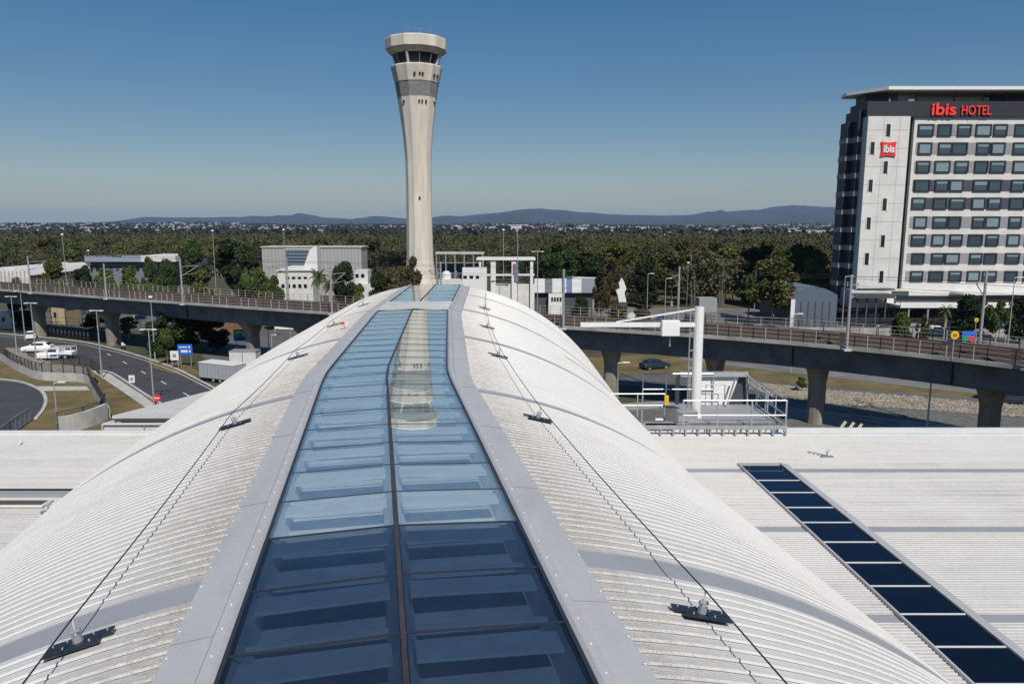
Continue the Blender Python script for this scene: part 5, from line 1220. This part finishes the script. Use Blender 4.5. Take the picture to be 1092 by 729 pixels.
# ================================================================== FAR SUBURBS AND HILLS
def th(x, y):
    r = max(0.0, min(1.0, (y-1500)/4300)); r = r*r*(3-2*r)
    e = 1/(1+math.exp((x+1300)/350)) + .6/(1+math.exp(-(x-1900)/250))
    return max(0, r*(13+14*e+5*math.sin(x/420+1.3)+4*math.sin(x/170+y/700)+3*math.sin(x/1100+2.0))+ r*3*math.sin(y/260+x/410))
m = MB(); nx, ny = 120, 40; vs = []
for j in range(ny+1):
    y_ = 1500+5300*j/ny
    for i in range(nx+1): x_ = (-1+2*i/nx)*6500; vs.append((x_,y_,th(x_,y_)+.5*(j>0)))
m.add(vs, [(j*(nx+1)+i, j*(nx+1)+i+1, (j+1)*(nx+1)+i+1, (j+1)*(nx+1)+i) for j in range(ny) for i in range(nx)])
o = structure('suburban_hills', m, mat('far_ground',(.04,.042,.03),.95,var=.3,scale=.01), smooth=True)
rng = np.random.default_rng(3); pts = []
for i in range(15000):
    Y = rng.uniform(900,6300); X = rng.uniform(-.75,.75)*Y; pts.append((X,Y,th(X,Y)+rng.uniform(1,9)))
V = quads(np.array(pts), np.array([2.5+p[1]/1400 for p in pts])*1.3, rng)
o = mesh_obj('suburb_tree_cover', np_mesh('suburb_tree_cover', V, [M_farfol])); props(o,'hazy dark tree cover between the distant suburban houses','trees',kind='stuff')
roofs = [mat('roof_red',(.22,.13,.10),.8), mat('roof_pale',(.44,.44,.43),.7), mat('roof_grey',(.26,.27,.29),.7), mat('roof_cream',(.38,.34,.30),.7)]
hp_ = []
for i, rm in enumerate(roofs):
    w, d, h, r_ = (14,11,4.5,3.0) if i != 1 else (22,14,5,1.6)
    b = MB(); b.bb(-w/2,w/2,-d/2,d/2,-3,h); b.cur = 1
    b.add([(-w/2-.6,-d/2-.6,h+.05),(w/2+.6,-d/2-.6,h+.05),(w/2+.6,d/2+.6,h+.05),(-w/2-.6,d/2+.6,h+.05),(-w/2+2,0,h+r_),(w/2-2,0,h+r_)],[(0,1,5,4),(2,3,4,5),(1,2,5),(3,0,4),(3,2,1,0)])
    b.cur = 2
    for k in range(3): b.bb(-w/2+1.5+k*w*.3,-w/2+3.2+k*w*.3,-d/2-.06,-d/2+.05,1.2,3.0)
    hp_.append(b)
metas = []
for b, rm in zip(hp_, roofs):
    o = b.build('suburban_house', [mat('house_wall',(.50,.48,.45),.8), rm, M_dglass], local=True); metas.append(o)
kn = ['red roofed','white roofed','grey roofed','cream roofed']
rng = np.random.default_rng(21); cnt = 0
for i in range(285):
    k = int(rng.integers(0,4)) if rng.random() > .35 else 1
    if rng.random() < .55: px = rng.uniform(0,360)
    else: px = rng.uniform(470,890)
    Y = rng.uniform(1900,5200); X = (px-546)/FP*Y*.99
    c = metas[k].copy(); COL.objects.link(c); s = rng.uniform(.7,1.25)*(1+Y/9000)
    c.location = (X,Y,th(X,Y)+.6); c.rotation_euler.z = rng.uniform(-.5,.5); c.scale = (s,s,s*.95)
    props(c, f'tiny distant {kn[k]} house on the hazy suburban slope', 'house', f'distant {kn[k]} houses in the far suburbs')
for o in metas: bpy.data.objects.remove(o)
# more houses that nobody would count
rng = np.random.default_rng(8); b = MB()
for i in range(1700):
    b.cur = int(rng.integers(0,5)); Y = rng.uniform(3000,6400); X = rng.uniform(-.72,.60)*Y; w = rng.uniform(7,13); d = 7; z = th(X,Y); hgt = rng.uniform(5,8); 
    b.bb(X-w,X+w,Y-d,Y+d,z-3,z+hgt*.65); b.add([(X-w,Y-d,z+hgt*.66),(X+w,Y-d,z+hgt*.66),(X+w,Y+d,z+hgt*.66),(X-w,Y+d,z+hgt*.66),(X-w*.6,Y,z+hgt),(X+w*.6,Y,z+hgt)],[(0,1,5,4),(2,3,4,5),(1,2,5),(3,0,4)])
o = b.build('suburb_sprawl', [MATS['house_wall']]+roofs); props(o,'sprawl of countless tiny pale houses along the horizon','houses',kind='stuff')
# mountains
prof = [(-500,239),(60,240),(105,238.5),(150,233),(180,231.5),(215,232),(240,231),(280,232),(300,230.5),(330,228),(345,231.5),(380,233.5),(410,231.5),(440,233),(470,232),(500,229.5),(530,227),(555,223.5),(578,222),(610,225.5),(640,227.5),(690,229.5),(725,230),(750,227),(780,225.5),(805,224),(825,220.5),(845,218.5),(870,220.5),(900,222),(950,219),(1000,223),(1092,224),(1500,232)]
def hill_range(name, prof, MY, seed, m_):
    m = MB(); vs = []; k = 300; rng = np.random.default_rng(seed)
    px_ = np.linspace(-500,1500,k); py_ = np.interp(px_,[p[0] for p in prof],[p[1] for p in prof]); jit = np.convolve(rng.normal(size=k+8),np.ones(3)/3,'valid')[:k]
    rowsY = [MY-3200,MY-2600,MY-2000,MY-1400,MY-700,MY,MY+1800]; fac = [0,.22,.40,.6,.82,1,0]
    for j,(yy_,f_) in enumerate(zip(rowsY,fac)):
        w_ = np.convolve(rng.normal(size=k+14),np.ones(6)/6,'valid')[:k]
        for i in range(k):
            p = Q(px_[i],py_[i]+jit[i]*.55,MY); z = max(0,p.z)*f_*(1+(.55*w_[i] if 0<j<5 else 0)); vs.append((p.x,yy_,z-1 if f_ == 0 else z))
    m.add(vs,[(j*k+i,j*k+i+1,(j+1)*k+i+1,(j+1)*k+i) for j in range(len(rowsY)-1) for i in range(k-1)])
    return structure(name, m, m_, smooth=True)
M_bush = mat('mountain_bush',(.024,.034,.034),.95,var=.4,scale=.003)
hill_range('mountain_range', prof, 13500, 4, M_bush)
hill_range('foothills', [(-500,240.6),(120,240.4),(200,236),(260,238),(330,235),(400,238.5),(480,236),(560,233),(640,236.5),(700,237),(760,234),(850,231.5),(930,234),(1500,238)], 9800, 14, mat('foothill_bush',(.035,.045,.036),.95,var=.4,scale=.004))
# ================================================================== LIGHT, HAZE, CAMERA
hz = MB(); hz.bb(-30000,30000,-30000,30000,-1,520); o = hz.build('haze', []); props(o,'thin blue haze over the distance','haze',kind='stuff')
mh = bpy.data.materials.new('haze_air'); mh.use_nodes = True; nt = mh.node_tree; nt.nodes.clear(); out = nt.nodes.new('ShaderNodeOutputMaterial'); pv = nt.nodes.new('ShaderNodeVolumePrincipled')
pv.inputs['Color'].default_value = (.46,.66,1.0,1); pv.inputs['Density'].default_value = 3.6e-5; pv.inputs['Anisotropy'].default_value = .0
nt.links.new(pv.outputs[0], out.inputs['Volume']); o.data.materials.append(mh)
SUN_EL = 47.0; SUN_AZ = math.radians(180-19)     # compass style, 0 = +y, clockwise: the sun stands behind the camera, a little to the right
w = bpy.data.worlds.new('World'); SC.world = w; w.use_nodes = True; nt = w.node_tree; bg = nt.nodes['Background']; sk = nt.nodes.new('ShaderNodeTexSky')
sk.sky_type = 'NISHITA'; sk.sun_disc = False; sk.sun_elevation = math.radians(SUN_EL); sk.sun_rotation = SUN_AZ; sk.altitude = 20; sk.air_density = 1.0; sk.dust_density = .25; sk.ozone_density = 2.2
hsv = nt.nodes.new('ShaderNodeHueSaturation'); hsv.inputs['Saturation'].default_value = 1.85; hsv.inputs['Hue'].default_value = .506
gm = nt.nodes.new('ShaderNodeGamma'); gm.inputs[1].default_value = .62; nt.links.new(sk.outputs[0], gm.inputs[0]); nt.links.new(gm.outputs[0], hsv.inputs['Color'])
nt.links.new(hsv.outputs[0], bg.inputs[0]); bg.inputs[1].default_value = .115
sd = bpy.data.lights.new('sun','SUN'); sd.energy = 4.0; sd.angle = math.radians(.53); sd.color = (1,.945,.865); so = bpy.data.objects.new('sun', sd); COL.objects.link(so)
sv = Vector((math.sin(SUN_AZ)*math.cos(math.radians(SUN_EL)), math.cos(SUN_AZ)*math.cos(math.radians(SUN_EL)), math.sin(math.radians(SUN_EL))))
so.rotation_euler = sv.to_track_quat('Z','Y').to_euler(); so.location = (0,0,200)
cd = bpy.data.cameras.new('camera'); cd.sensor_width = 36; cd.lens = FP/1092*36; cd.clip_start = .1; cd.clip_end = 70000
co = bpy.data.objects.new('camera', cd); COL.objects.link(co); co.location = (0,0,CAMH); co.rotation_euler = (math.pi/2-PITCH,0,0); SC.camera = co
SC.view_settings.view_transform = 'Standard'; SC.view_settings.look = 'None'; SC.view_settings.exposure = 0.14; SC.view_settings.gamma = 1
SC.render.engine = 'CYCLES'; SC.cycles.use_denoising = True; SC.cycles.max_bounces = 8; SC.cycles.transparent_max_bounces = 24; SC.cycles.volume_bounces = 0; SC.cycles.diffuse_bounces = 3
SC.cycles.caustics_reflective = False; SC.cycles.caustics_refractive = False
